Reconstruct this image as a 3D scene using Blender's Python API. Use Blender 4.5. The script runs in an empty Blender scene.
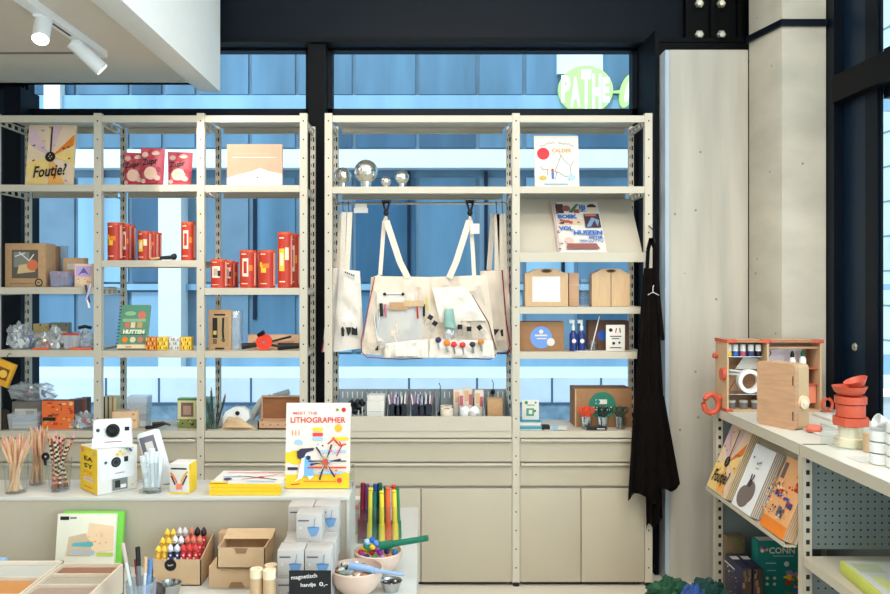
import bpy, bmesh, math, random
from mathutils import Matrix, Vector, Euler, noise
C = bpy.context.scene
COL = C.collection
R = math.radians
# ---------------------------------------------------------------- camera, sky, lights, exposure
CX, CY, F, CZ = 424.0, 281.0, 800.0, 1.64
cam = bpy.data.cameras.new('camera'); co = bpy.data.objects.new('camera', cam); COL.objects.link(co)
co.location = (0, 0, CZ); co.rotation_euler = (R(90), 0, 0)
cam.sensor_width = 36; cam.lens = F * 36 / 890
cam.shift_x = 21 / 890; cam.shift_y = -16 / 890; cam.clip_start = .05
C.camera = co
w = bpy.data.worlds.new('sky'); C.world = w; w.use_nodes = True
nt = w.node_tree; bg = nt.nodes['Background']
bg.inputs[0].default_value = (.82, .925, 1.0, 1); bg.inputs[1].default_value = 2.0

def area(name, loc, rot, size, energy, col=(1, 1, 1), sy=None, spread=180):
    l = bpy.data.lights.new(name, 'AREA'); l.energy = energy; l.color = col; l.size = size; l.spread = R(spread)
    if sy: l.shape = 'RECTANGLE'; l.size_y = sy
    o = bpy.data.objects.new(name, l); COL.objects.link(o); o.location = loc
    o.rotation_euler = [R(a) for a in rot]; return o
area('ceiling_fill_main', (.4, 2.45, 3.85), (42, 0, 0), 2.2, 50, (1, .93, .84), 1.6)  # unseen area lamps, main, left and back, added as soft fill from above
area('ceiling_fill_left', (-2.0, .6, 2.66), (35, 0, 0), 1.6, 18, (1, .93, .84), 1.2)
area('ceiling_fill_back', (.2, -1.6, 3.85), (30, 0, 0), 2.4, 40, (1, .94, .86), 1.2)
def spot(name, loc, target, energy, size=60, col=(1, .92, .80), rad=.03, blend=.6):
    l = bpy.data.lights.new(name, 'SPOT'); l.energy = energy; l.color = col; l.spot_size = R(size); l.spot_blend = blend
    l.shadow_soft_size = rad
    o = bpy.data.objects.new(name, l); COL.objects.link(o); o.location = loc
    o.rotation_euler = (Vector(target) - Vector(loc)).to_track_quat('-Z', 'Y').to_euler(); return o
spot('ceiling_spot_right', (1.75, 1.3, 3.34), (1.0, 4.3, 1.0), 52, 55, rad=.035)
spot('ceiling_spot_centre', (.2, 1.0, 3.40), (-.1, 4.3, 1.5), 66, 60, rad=.035)
spot('ceiling_spot_counter', (.9, 2.0, 3.7), (1.6, 3.5, .9), 58, 55, rad=.06)
spot('ceiling_spot_table', (-1.4, .9, 2.6), (-1.0, 2.6, .9), 9, 85, rad=.06)
sun = bpy.data.lights.new('sun', 'SUN'); sun.energy = 1.6; sun.angle = R(3); sun.color = (.90, .95, 1)
so = bpy.data.objects.new('sun', sun); COL.objects.link(so); so.rotation_euler = (R(42), 0, R(-18))
vs = C.view_settings; vs.view_transform = 'Standard'; vs.look = 'None'; vs.gamma = 1; vs.exposure = .3

area('side_daylight_fill', (2.45, -.4, 2.1), (0, 90, 0), 3.2, 175, (.84, .93, 1), 4.6)  # unseen lamp outside the side windows, added to boost their daylight
# ---------------------------------------------------------------- materials
def lin(c): 
    return tuple(((x / 255) / 12.92 if x / 255 <= .04045 else ((x / 255 + .055) / 1.055) ** 2.4) for x in c)
MC = {}
def mat(name, col, rough=.5, metal=0, var=.06, sc=18, bump=0, emit=0, spec=.4, stretch=None):
    if name in MC: return MC[name]
    m = bpy.data.materials.new(name); m.use_nodes = True; n = m.node_tree; b = n.nodes['Principled BSDF']
    b.inputs['Roughness'].default_value = rough; b.inputs['Metallic'].default_value = metal
    b.inputs['Specular IOR Level'].default_value = spec
    c = lin(col); tc = n.nodes.new('ShaderNodeTexCoord'); mp = n.nodes.new('ShaderNodeMapping')
    if stretch: mp.inputs['Scale'].default_value = stretch
    n.links.new(tc.outputs['Object'], mp.inputs[0])
    nz = n.nodes.new('ShaderNodeTexNoise'); nz.inputs['Scale'].default_value = sc; nz.inputs['Detail'].default_value = 4
    n.links.new(mp.outputs[0], nz.inputs['Vector'])
    rp = n.nodes.new('ShaderNodeValToRGB'); rp.color_ramp.elements[0].position = .3; rp.color_ramp.elements[1].position = .7
    rp.color_ramp.elements[0].color = tuple(x * (1 - var) for x in c) + (1,)
    rp.color_ramp.elements[1].color = tuple(min(1, x * (1 + var)) for x in c) + (1,)
    n.links.new(nz.outputs['Fac'], rp.inputs[0]); n.links.new(rp.outputs[0], b.inputs['Base Color'])
    if bump:
        bp = n.nodes.new('ShaderNodeBump'); bp.inputs['Strength'].default_value = bump; bp.inputs['Distance'].default_value = .01
        n.links.new(nz.outputs['Fac'], bp.inputs['Height']); n.links.new(bp.outputs[0], b.inputs['Normal'])
    if emit:
        b.inputs['Emission Color'].default_value = c + (1,); b.inputs['Emission Strength'].default_value = emit
    MC[name] = m; return m
def glassmat(name, tint=(1, 1, 1), gl=.06, rough=.0, fres=True, white=0):
    if name in MC: return MC[name]
    m = bpy.data.materials.new(name); m.use_nodes = True; n = m.node_tree; n.nodes.clear()
    o = n.nodes.new('ShaderNodeOutputMaterial'); t = n.nodes.new('ShaderNodeBsdfTransparent'); g = n.nodes.new('ShaderNodeBsdfGlossy')
    t.inputs[0].default_value = tint + (1,); g.inputs['Roughness'].default_value = rough
    mx = n.nodes.new('ShaderNodeMixShader')
    lw = n.nodes.new('ShaderNodeLayerWeight'); lw.inputs[0].default_value = gl
    pw = n.nodes.new('ShaderNodeMath'); pw.operation = 'POWER'; pw.inputs[1].default_value = 4; lw.inputs[0].default_value = .5; n.links.new(lw.outputs['Facing'], pw.inputs[0])
    ma = n.nodes.new('ShaderNodeMath'); ma.operation = 'MULTIPLY_ADD'; ma.inputs[1].default_value = .7; ma.inputs[2].default_value = gl * .6; n.links.new(pw.outputs[0], ma.inputs[0])
    if fres: n.links.new(ma.outputs[0], mx.inputs[0])
    else: mx.inputs[0].default_value = gl
    n.links.new(t.outputs[0], mx.inputs[1]); n.links.new(g.outputs[0], mx.inputs[2]); last = mx
    if white:
        d = n.nodes.new('ShaderNodeBsdfDiffuse'); d.inputs[0].default_value = (.85, .88, .9, 1); m2 = n.nodes.new('ShaderNodeMixShader')
        m2.inputs[0].default_value = white; n.links.new(mx.outputs[0], m2.inputs[1]); n.links.new(d.outputs[0], m2.inputs[2]); last = m2
    n.links.new(last.outputs[0], o.inputs[0]); MC[name] = m; return m
def c_(r, g, b, rough=.55): return mat('paint_%d_%d_%d' % (r, g, b), (r, g, b), rough, var=.03)
METAL = mat('beige_powder_coat', (198, 188, 170), .42, var=.02, sc=6)
PANEL = mat('beige_sheet_steel', (186, 175, 154), .45, var=.03, sc=3)
PERF = mat('grey_green_perforated_steel', (130, 139, 137), .5, var=.02)
DARK = mat('dark_hole', (26, 28, 30), .7)
BLACK = mat('black_steel', (3, 6, 10), .6, spec=.15, var=.15, sc=5)
NAVY = mat('navy_frame', (9, 30, 50), .4, spec=.25, var=.08, sc=4)
NAVY2 = mat('dark_blue_frame', (3, 13, 25), .5, spec=.15, var=.08, sc=4)
WHITEW = mat('white_plaster', (236, 236, 232), .8, var=.01)
CEIL = mat('warm_plaster_ceiling', (214, 206, 192), .85, var=.01)
TABLE = mat('white_table_top', (208, 203, 194), .35, var=.015)
RISER = mat('beige_riser_board', (184, 172, 152), .6, var=.02, sc=4)
KRAFT = mat('kraft_card', (188, 148, 108), .8, var=.07, sc=40)
KRAFTL = mat('light_kraft_card', (205, 172, 134), .8, var=.05, sc=30)
KRAFTD = mat('dark_kraft_card', (158, 116, 80), .8, var=.07, sc=30)
WOOD = mat('birch_plywood', (196, 154, 120), .5, var=.10, sc=9, stretch=(1, 1, 8))
WOODP = mat('pale_birch', (204, 170, 130), .5, var=.07, sc=9, stretch=(8, 1, 1))
WOODD = mat('brown_wood', (150, 96, 58), .5, var=.14, sc=9, stretch=(1, 1, 7))
CANVAS = mat('natural_canvas', (226, 212, 194), .9, var=.05, sc=60, bump=.25)
CANVASL = mat('light_canvas', (236, 228, 216), .9, var=.04, sc=60, bump=.25)
APRON = mat('dark_brown_cloth', (15, 10, 9), 1, var=.2, sc=30, bump=.3, spec=.1)
CANVASB = mat('creased_canvas', (222, 206, 188), .9, var=.03, sc=13, bump=1)
CANVASC = mat('creased_light_canvas', (232, 222, 210), .9, var=.03, sc=11, bump=1)
PAGES = mat('page_edges', (226, 216, 198), .85, var=.1, sc=200, stretch=(.05, 1, 1))
CHROME = mat('mirror_chrome', (238, 236, 230), .04, 1, var=0)
STEEL = mat('brushed_steel', (190, 190, 188), .25, 1, var=.05)
ORANGE = mat('coral_plastic', (204, 88, 62), .45, var=.02)
WHITE = mat('white_plastic', (240, 240, 238), .35, var=.01)
WPAPER = mat('white_paper', (222, 216, 207), .8, var=.02)
BLK = mat('black_plastic', (20, 20, 22), .4)
CLEAR = glassmat('clear_acrylic', (.96, .98, .98), .12)
BAGP = glassmat('crinkled_clear_bag', (.93, .95, .97), .35, .12, white=.16)
PAGES2 = mat('tan_page_edges', (178, 160, 136), .85, var=.15, sc=200, stretch=(.05, 1, 1))
RED = c_(196, 44, 30); YEL = c_(244, 200, 40); ORG = c_(236, 130, 34); BLU = c_(50, 96, 190); PNK = c_(236, 150, 150)
GRN = c_(60, 140, 80); LBL = c_(160, 196, 232); TEAL = c_(20, 128, 118); LIL = c_(170, 130, 180); INK = c_(22, 20, 24)

# ---------------------------------------------------------------- mesh builder
TXT = {}
def text_geo(s, bold, shear):
    k = (s, bold, shear)
    if k not in TXT:
        cu = bpy.data.curves.new('t', 'FONT'); cu.body = s; cu.size = 1; cu.offset = bold; cu.shear = shear; cu.resolution_u = 2
        ob = bpy.data.objects.new('t', cu); COL.objects.link(ob)
        me = bpy.data.meshes.new_from_object(ob.evaluated_get(bpy.context.evaluated_depsgraph_get()))
        V = [v.co[:] for v in me.vertices]; Fc = [tuple(p.vertices) for p in me.polygons]
        bpy.data.objects.remove(ob); bpy.data.curves.remove(cu); bpy.data.meshes.remove(me)
        x0 = min(v[0] for v in V); x1 = max(v[0] for v in V); y0 = min(v[1] for v in V); y1 = max(v[1] for v in V)
        TXT[k] = ([((v[0] - x0) / (x1 - x0) - .5, (v[1] - y0) / (y1 - y0) - .5) for v in V], Fc, (x1 - x0) / (y1 - y0))
    return TXT[k]
class MB:
    def __init__(s, m=None):
        s.V = []; s.F = []; s.I = []; s.mats = []; s.M = Matrix(); s.dm = m; s.sx = s.sz = 1; s.ox = s.oz = 0; s.fy = 0; s.L = 0
    def add(s, V, Fc, m=None):
        m = m or s.dm
        if m not in s.mats: s.mats.append(m)
        i = s.mats.index(m); n = len(s.V)
        s.V += [tuple(s.M @ Vector(v)) for v in V]; s.F += [tuple(a + n for a in f) for f in Fc]; s.I += [i] * len(Fc); return s
    def box(s, x0, x1, y0, y1, z0, z1, m=None, b=0):
        if x0 > x1: x0, x1 = x1, x0
        V = [(x, y, z) for x in (x0, x1) for y in (y0, y1) for z in (z0, z1)]
        Fc = [(0, 1, 3, 2), (4, 6, 7, 5), (0, 4, 5, 1), (2, 3, 7, 6), (0, 2, 6, 4), (1, 5, 7, 3)]
        if b:
            bm = bmesh.new(); vs_ = [bm.verts.new(v) for v in V]; [bm.faces.new([vs_[i] for i in f]) for f in Fc]
            bmesh.ops.bevel(bm, geom=bm.edges[:], offset=b, segments=2, affect='EDGES', profile=.5)
            bm.verts.index_update(); V = [v.co[:] for v in bm.verts]; Fc = [[v.index for v in f.verts] for f in bm.faces]; bm.free()
        return s.add(V, Fc, m)
    def prism(s, pts, y0, y1, m=None):
        n = len(pts); V = [(p[0], y0, p[1]) for p in pts] + [(p[0], y1, p[1]) for p in pts]
        Fc = [tuple(range(n)), tuple(range(2 * n - 1, n - 1, -1))] + [(i, (i + 1) % n, n + (i + 1) % n, n + i) for i in range(n)]
        return s.add(V, Fc, m)
    def tube(s, pts, r, m=None, seg=8, r1=None, cap=True):
        P = [Vector(p) for p in pts]; n = len(P); V = []; Fc = []
        up = None
        for i, p in enumerate(P):
            d = ((P[min(i + 1, n - 1)] - P[max(i - 1, 0)])).normalized()
            if up is None or abs(d.dot(up)) > .98: up = Vector((0, 0, 1)) if abs(d.z) < .9 else Vector((1, 0, 0))
            a = d.cross(up).normalized(); b = d.cross(a); rr = r if r1 is None else r + (r1 - r) * i / (n - 1)
            for k in range(seg):
                t = 2 * math.pi * k / seg; V.append(tuple(p + (a * math.cos(t) + b * math.sin(t)) * rr))
        for i in range(n - 1):
            for k in range(seg): Fc.append((i * seg + k, i * seg + (k + 1) % seg, (i + 1) * seg + (k + 1) % seg, (i + 1) * seg + k))
        if cap: Fc += [tuple(range(seg)), tuple(range((n - 1) * seg, n * seg))]
        return s.add(V, Fc, m)
    def lathe(s, prof, m=None, seg=20, c=(0, 0, 0), sq=1):
        V = []; Fc = []; n = len(prof)
        for r, z in prof:
            for k in range(seg):
                t = 2 * math.pi * k / seg; V.append((c[0] + r * math.cos(t), c[1] + r * math.sin(t) * sq, c[2] + z))
        for i in range(n - 1):
            for k in range(seg): Fc.append((i * seg + k, i * seg + (k + 1) % seg, (i + 1) * seg + (k + 1) % seg, (i + 1) * seg + k))
        if prof[0][0] > 1e-5 and prof[0] != prof[-1]: Fc.append(tuple(range(seg)))
        if prof[-1][0] > 1e-5 and prof[0] != prof[-1]: Fc.append(tuple(range((n - 1) * seg, n * seg)))
        return s.add(V, Fc, m)
    def ball(s, c, r, m=None, seg=14, nz=0, seed=0, r3=None):
        n = seg // 2 + 1; V = []; Fc = []; r3 = r3 or (1, 1, 1)
        for i in range(n + 1):
            ph = math.pi * i / n
            for k in range(seg):
                t = 2 * math.pi * k / seg; d = Vector((math.sin(ph) * math.cos(t), math.sin(ph) * math.sin(t), math.cos(ph)))
                q = r * (1 + (nz * (noise.noise(d * 2.2 + Vector((seed * 7.1, seed * 3.3, 0))) + (.5 * noise.noise(d * 6.5 + Vector((seed, 0, 0))) if nz > .45 else 0)) if nz else 0))
                V.append((c[0] + d.x * q * r3[0], c[1] + d.y * q * r3[1], c[2] + d.z * q * r3[2]))
        for i in range(n):
            for k in range(seg): Fc.append((i * seg + k, i * seg + (k + 1) % seg, (i + 1) * seg + (k + 1) % seg, (i + 1) * seg + k))
        return s.add(V, Fc, m)
    # flat print on the local front face (x right, z up), 0..1 units set by frame()
    def frame(s, ox, oz, w_, h_, y=0): s.ox, s.oz, s.sx, s.sz, s.fy, s.L = ox, oz, w_, h_, y, 0; return s
    def q(s, u, v): return (s.ox + u * s.sx, s.fy - .0006 - .00035 * s.L, s.oz + v * s.sz)
    def poly(s, pts, m):
        s.L += 1; return s.add([s.q(*p) for p in pts], [tuple(range(len(pts)))], m)
    def rect(s, u0, v0, u1, v1, m): return s.poly([(u0, v0), (u1, v0), (u1, v1), (u0, v1)], m)
    def disc(s, u, v, r, m, ry=None, n=18, a0=0, a1=360):
        asp = s.sx / s.sz; ry = ry or r
        pts = [(u + r * math.cos(R(a0 + (a1 - a0) * k / n)), v + ry * asp * math.sin(R(a0 + (a1 - a0) * k / n))) for k in range(n + (a1 - a0 < 360))]
        return s.poly(pts, m)
    def stroke(s, pts, wd, m):
        s.L += 1; asp = s.sx / s.sz
        for (a, b), (c, d) in zip(pts, pts[1:]):
            dx, dy = c - a, (d - b) / asp; l = math.hypot(dx, dy) or 1; nx, ny = -dy / l * wd / 2, dx / l * wd / 2 * asp
            s.add([s.q(a + nx, b + ny), s.q(c + nx, d + ny), s.q(c - nx, d - ny), s.q(a - nx, b - ny)], [(0, 1, 2, 3)], m)
        return s
    def text(s, t, u, v, wd, m, h=None, bold=0, shear=0, rot=0):
        """text centred at u,v; wd = width in frame units (h overrides the aspect)"""
        P, Fc, ar = text_geo(t, bold, shear); s.L += 1; W = wd * s.sx; H = (h * s.sz) if h else W / ar
        cr, sr = math.cos(R(rot)), math.sin(R(rot)); o = s.q(u, v)
        return s.add([(o[0] + x * W * cr - y * H * sr, o[1], o[2] + x * W * sr + y * H * cr) for x, y in P], Fc, m)
    def build(s, name, parent=None, world=False, **kw):
        me = bpy.data.meshes.new(name); V = s.V
        base = None
        if parent is None:
            xs = [v[0] for v in V]; ys = [v[1] for v in V]; zs = [v[2] for v in V]
            base = Vector(((min(xs) + max(xs)) / 2, (min(ys) + max(ys)) / 2, min(zs)))
            V = [tuple(Vector(v) - base) for v in V]
        elif world:
            iv = (Matrix.Translation(parent.location) @ parent.rotation_euler.to_matrix().to_4x4()).inverted()
            V = [tuple(iv @ Vector(v)) for v in V]
        me.from_pydata(V, [], s.F)
        for m in s.mats: me.materials.append(m)
        me.polygons.foreach_set('material_index', s.I); me.polygons.foreach_set('use_smooth', [True] * len(s.F))
        me.set_sharp_from_angle(angle=R(38)); me.update()
        o = bpy.data.objects.new(name, me); COL.objects.link(o)
        if parent: o.parent = parent
        else: o.location = base
        for k, v in kw.items(): o[k] = v
        return o
def tag(o, label=None, cat=None, group=None, kind=None):
    for k, v in (('label', label), ('category', cat), ('group', group), ('kind', kind)):
        if v: o[k] = v
    return o
def thing(name, label, cat, loc=(0, 0, 0), rz=0, group=None, rx=0, kind=None):
    o = bpy.data.objects.new(name, None); o.empty_display_size = .05; COL.objects.link(o); o.location = loc; o.rotation_euler = (rx, 0, rz)
    return tag(o, label, cat, group, kind)
def struct(name, mb, label, cat='structure', parent=None):
    o = mb.build(name, parent); return tag(o, label, cat, None, 'structure')
def dup(o, loc, rz=None, label=None, group=None, sc=None):
    c = o.copy(); COL.objects.link(c); c.location = loc
    if rz is not None: c.rotation_euler = (o.rotation_euler[0], 0, rz)
    if sc: c.scale = sc
    if label: c['label'] = label
    if group: c['group'] = group
    for ch in [k for k in bpy.data.objects if k.parent == o]:
        d = ch.copy(); COL.objects.link(d); d.parent = c
        for g in [k for k in bpy.data.objects if k.parent == ch]:
            e = g.copy(); COL.objects.link(e); e.parent = d
    return c
def X(px, Y=4.3): return (px - CX) * Y / F
def Z(py, Y=4.3): return CZ + (CY - py) * Y / F
def soft(mb, quad, Y, t, wr, seed=0, nx=14, nz=14, m=None, hem=0, folds=0, fa=0, yt=0):
    """a stuffed or hanging cloth panel between four corners (x,z): tl,tr,br,bl"""
    tl, tr, br, bl = quad; n = (nx + 1) * (nz + 1); Vf = []; Vb = []
    for j in range(nz + 1):
        v = j / nz
        for i in range(nx + 1):
            u = i / nx
            a = [tl[k] * (1 - u) + tr[k] * u for k in (0, 1)]; b = [bl[k] * (1 - u) + br[k] * u for k in (0, 1)]
            x, z = (a[k] * (1 - v) + b[k] * v for k in (0, 1))
            if hem: z += hem * v * noise.noise(Vector((u * 3.1, seed, 0)))
            e = math.sin(math.pi * u) ** .5 * (min(1, v * 6 + .25)) * min(1, (1 - v) * 6 + .25) if 0 < u < 1 else 0
            w_ = wr * (noise.noise(Vector((x * 16, z * 11, seed))) + .5 * noise.noise(Vector((x * 38, z * 30, seed + 5)))) * e
            w_ += fa * math.sin(u * folds * math.pi * 2 + seed + v * 1.3) * (.35 + .65 * v) if folds else 0
            yy = Y + yt * (1 - v)
            Vf.append((x, yy - t / 2 * e + w_, z)); Vb.append((x, yy + t / 2 * e + w_ + .0015, z))
    Fc = []
    for j in range(nz):
        for i in range(nx):
            a = j * (nx + 1) + i; Fc.append((a, a + 1, a + nx + 2, a + nx + 1)); Fc.append((n + a, n + a + nx + 1, n + a + nx + 2, n + a + 1))
    for i in range(nx):
        Fc.append((i, n + i, n + i + 1, i + 1)); a = nz * (nx + 1) + i; Fc.append((a, a + 1, n + a + 1, n + a))
    for j in range(nz):
        a = j * (nx + 1); Fc.append((a, a + nx + 1, n + a + nx + 1, n + a)); a += nx; Fc.append((a, n + a, n + a + nx + 1, a + nx + 1))
    return mb.add(Vf + Vb, Fc, m)
# ================================================================ THE SETTING
HC = 4.0
struct('floor', MB(mat('pale_polished_concrete', (214, 204, 188), .45, var=.05, sc=2)).box(-4.2, 2.3, -3.2, 5.0, -.1, 0), 'pale concrete shop floor', 'floor')
struct('ceiling', MB(WHITEW).box(-4.2, 2.3, -3.2, 5.0, HC, HC + .1), 'white upper ceiling of the shop', 'ceiling')
struct('wall_left', MB(WHITEW).box(-4.2, -4.1, -3.2, 5.0, 0, HC), 'white wall at the far left', 'wall')
struct('wall_back', MB(WHITEW).box(-4.1, 2.3, -3.3, -3.2, 0, HC), 'white wall behind the viewer', 'wall')
# dropped ceiling (soffit)
so_ = MB(CEIL)
so_.box(-4.1, -1.30, -3.2, 4.67, 2.785, 2.86); so_.prism([(-1.36, 2.785), (-1.30, 2.745), (-1.19, 2.745), (-1.19, HC), (-1.30, HC), (-1.30, 2.86), (-1.36, 2.86)], -3.2, 4.67, WHITEW)
so_.box(-4.1, -1.30, 4.62, 4.67, 2.785, HC - .01, WHITEW)
struct('trim_1', so_, 'white dropped ceiling over the left half of the shop', 'ceiling')
# concrete
def concrete(name, col, sc):
    m = bpy.data.materials.new(name); m.use_nodes = True; n = m.node_tree; b = n.nodes['Principled BSDF']; b.inputs['Roughness'].default_value = .75
    tc = n.nodes.new('ShaderNodeTexCoord'); mp = n.nodes.new('ShaderNodeMapping'); mp.inputs['Scale'].default_value = sc
    n.links.new(tc.outputs['Object'], mp.inputs[0]); nz = n.nodes.new('ShaderNodeTexNoise'); nz.inputs['Scale'].default_value = 2.2; nz.inputs['Detail'].default_value = 8
    n.links.new(mp.outputs[0], nz.inputs['Vector']); rp = n.nodes.new('ShaderNodeValToRGB'); c = lin(col)
    rp.color_ramp.elements[0].position = .35; rp.color_ramp.elements[0].color = tuple(x * .82 for x in c) + (1,)
    rp.color_ramp.elements[1].position = .65; rp.color_ramp.elements[1].color = c + (1,)
    n.links.new(nz.outputs['Fac'], rp.inputs[0])
    vo = n.nodes.new('ShaderNodeTexVoronoi'); vo.inputs['Scale'].default_value = 7; n.links.new(tc.outputs['Object'], vo.inputs['Vector'])
    r2 = n.nodes.new('ShaderNodeValToRGB'); r2.color_ramp.elements[0].position = .035; r2.color_ramp.elements[0].color = (.35, .33, .3, 1)
    r2.color_ramp.elements[1].position = .06; r2.color_ramp.elements[1].color = (1, 1, 1, 1); n.links.new(vo.outputs['Distance'], r2.inputs[0])
    mx = n.nodes.new('ShaderNodeMix'); mx.data_type = 'RGBA'; mx.blend_type = 'MULTIPLY'; mx.inputs[0].default_value = .8
    n.links.new(rp.outputs[0], mx.inputs[6]); n.links.new(r2.outputs[0], mx.inputs[7]); n.links.new(mx.outputs[2], b.inputs['Base Color'])
    return m
CONC = concrete('board_marked_concrete', (192, 185, 172), (5, 5, .5)); CONC2 = concrete('smooth_concrete', (205, 198, 182), (1.2, 1.2, 2.5))
struct('wall_right', MB(CONC).box(X(670, 4.36), X(748, 4.36) , 4.36, 4.68, 0, 2.9), 'grey concrete wall panel right of the shelving', 'wall')
pl = MB(CONC2); p = [(X(749, 4.36), 4.36), (X(782, 4.07), 4.07), (2.045, 4.07), (2.06, 4.86), (X(751, 4.86), 4.86)]
pl.add([(a, b, 0) for a, b in p] + [(a, b, HC) for a, b in p], [tuple(range(5)), tuple(range(5, 10))] + [(i, (i + 1) % 5, 5 + (i + 1) % 5, 5 + i) for i in range(5)])
struct('trim_9', MB(mat('pale_blue_grey_strip', (176, 186, 196), .6, var=.08, sc=2)).box(X(660, 4.46), X(670, 4.36) - .001, 4.362, 4.62, 0, 2.9), 'added pale strip between the black post and the concrete wall', 'trim')  # panel added for a bright wall side, the brightness put into its colour
struct('wall_pillar', pl, 'pale concrete column beside the corner window', 'column')
cb = MB(NAVY2); z0 = 2.935
q_ = [(X(747, 4.36) - .01, 4.33), (X(782, 4.07) - .012, 4.05), (2.045, 4.05), (2.045, 4.075), (X(782, 4.07), 4.075), (X(747, 4.36), 4.37)]
cb.add([(a, b, z0) for a, b in q_] + [(a, b, z0 + .032) for a, b in q_], [tuple(range(6)), tuple(range(6, 12))] + [(i, (i + 1) % 6, 6 + (i + 1) % 6, 6 + i) for i in range(6)])
struct('trim_2', cb, 'dark blue steel band around the concrete column', 'trim')
# steel beam with bolted end plate
bt = thing('steel_beam', 'black steel beam with bolted end plate above the windows', 'beam', (.3, 4.78, 3.044), kind='structure')
BX0, BX1, BX9 = -2.4, X(690, 4.7), X(748, 4.72)
b = MB(BLACK); b.box(BX0, BX9, 4.70, 4.86, 3.044, 3.07); b.box(BX0, BX1, 4.77, 4.79, 3.07, 3.6, NAVY2); b.box(BX0, BX9, 4.70, 4.86, 3.6, 3.63); b.build('beam_profile', bt, True)
b = MB(BLACK); b.box(BX1 - .02, BX1, 4.71, 4.85, 3.07, 3.6); b.box(BX1, X(744, 4.74), 4.74, 4.77, 3.07, 3.6); b.box(X(711, 4.7), X(711, 4.7) + .02, 4.70, 4.74, 3.07, 3.6); b.box(X(738, 4.7), X(738, 4.7) + .02, 4.70, 4.74, 3.07, 3.6); b.build('end_plate', bt, True)
for px in (700, 722):
    for py in (3, 34):
        b = MB(mat('zinc_bolt', (205, 200, 185), .35, .7)); x, z = X(px, 4.72), Z(py, 4.72); b.tube([(x, 4.74, z), (x - .022, 4.66, z - .02)], .015, seg=6); b.tube([(x, 4.742, z), (x, 4.726, z)], .026, seg=6); b.build('bolt', bt, True)
# window frames of the street side (plane y = 4.87)
WG = glassmat('window_glass', (.88, .94, .97), .0)
YW = 4.87
def wframe(name, x0, x1, z0, z1, label, wd=.03, m=NAVY2):
    b = MB(m); b.box(x0, x1, YW - .04, YW + .04, z0, z0 + wd); b.box(x0, x1, YW - .04, YW + .04, z1 - wd, z1)
    b.box(x0, x0 + wd, YW - .04, YW + .04, z0, z1); b.box(x1 - wd, x1, YW - .04, YW + .04, z0, z1)
    o = struct(name, b, label, 'window'); g = MB(WG).box(x0 + wd, x1 - wd, YW - .004, YW + .004, z0 + wd, z1 - wd)
    g.build('window_pane', o, True, kind='structure'); return o
xm0, xm1, xp0, xp1 = X(310, 4.8), X(327, 4.8), X(633, 4.93), X(659, 4.46)
zt = Z(115, YW)
wframe('window_1', -2.42, xm0, .12, zt, 'tall street window behind the left shelving')
wframe('window_2', -2.42, xm0, zt, 3.06, 'upper street window above the left shelving')
wframe('window_3', xm1, xp0 , .12, zt, 'tall street window behind the right shelving')
wframe('window_4', xm1, xp0, zt, 3.06, 'upper street window above the right shelving')
b = MB(BLACK); b.box(xm0, xm1, 4.72, 4.93, 0, 3.04); struct('trim_3', b, 'black steel mullion between the two shelving racks', 'mullion')
b = MB(BLACK); b.box(xp0, xp1, 4.46, 4.93, 0, 3.04); b.box(xp1 - .002, 2.3, 4.7, 4.95, 0, 3.04); struct('trim_4', b, 'black steel post at the right end of the shelving', 'post')
b = MB(NAVY2); b.box(-2.47, -2.37, 4.70, 4.93, 0, 2.78); b.box(-4.1, -2.45, 4.80, 4.93, 0, .15); b.box(-4.1, -2.47, 4.78, 4.93, .15, 2.78, NAVY); struct('trim_5', b, 'dark blue steel frame at the far left', 'frame')
b = MB(NAVY2); b.box(-2.37, 1.4, 4.80, 4.94, 0, .12); b.box(-4.1, 2.3, 4.87, 4.95, 3.05, HC); b.box(-4.1, -2.4, 4.8, 4.87, 2.785, HC); struct('trim_6', b, 'dark sill and head below and above the street windows', 'trim')
# right window wall (x = 2.1)
b = MB(NAVY2); b.box(2.05, 2.26, 4.0, 4.95, 0, HC); struct('trim_7', b, 'blue black corner post beside the concrete column', 'post')
b = MB(NAVY); b.box(2.10, 2.14, 3.79, 4.0, 0, HC); b.box(2.09, 2.105, 3.69, 3.79, 0, HC, NAVY2)
b.lathe([(.001, 0), (.022, 0), (.022, .006), (.016, .012), (.001, .012)], STEEL, 16)
b.V = b.V[:16] + [(2.10 - (v[2]), 3.89 + v[0], Z(347, 3.89) + v[1]) for v in b.V[16:]]
struct('window_frame_right', b, 'navy window frame panel with a round steel lock', 'frame')
b = MB(BLACK)
for (a, c) in ((-3.2, 3.69), (3.69, 4.0)): b.box(2.04, 2.2, a, c, 2.53, 2.66)
struct('trim_8', b, 'black transom bar of the side window', 'trim')
for i, (y0, y1) in enumerate(((1.7, 3.69), (-.6, 1.7), (-3.2, -.6))):
    for k, (z0, z1) in enumerate(((0, 2.53), (2.66, HC))):
        b = MB(NAVY2); b.box(2.12, 2.18, y0, y0 + .05, z0, z1); b.box(2.10, 2.112, y1 - .012, y1, z0, z1); b.box(2.12, 2.18, y0, y1, z0, z0 + .05); b.box(2.12, 2.18, y0, y1, z1 - .05, z1)
        o = struct('window_%d' % (5 + i * 2 + k), b, 'side window %s the transom bar%s' % (('below', 'above')[k], ('', ', second along', ', third along')[i]), 'window')
        MB(WG).box(2.146, 2.154, y0 + .05, y1 - .012, z0 + .05, z1 - .05).build('window_pane', o, True, kind='structure')
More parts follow.
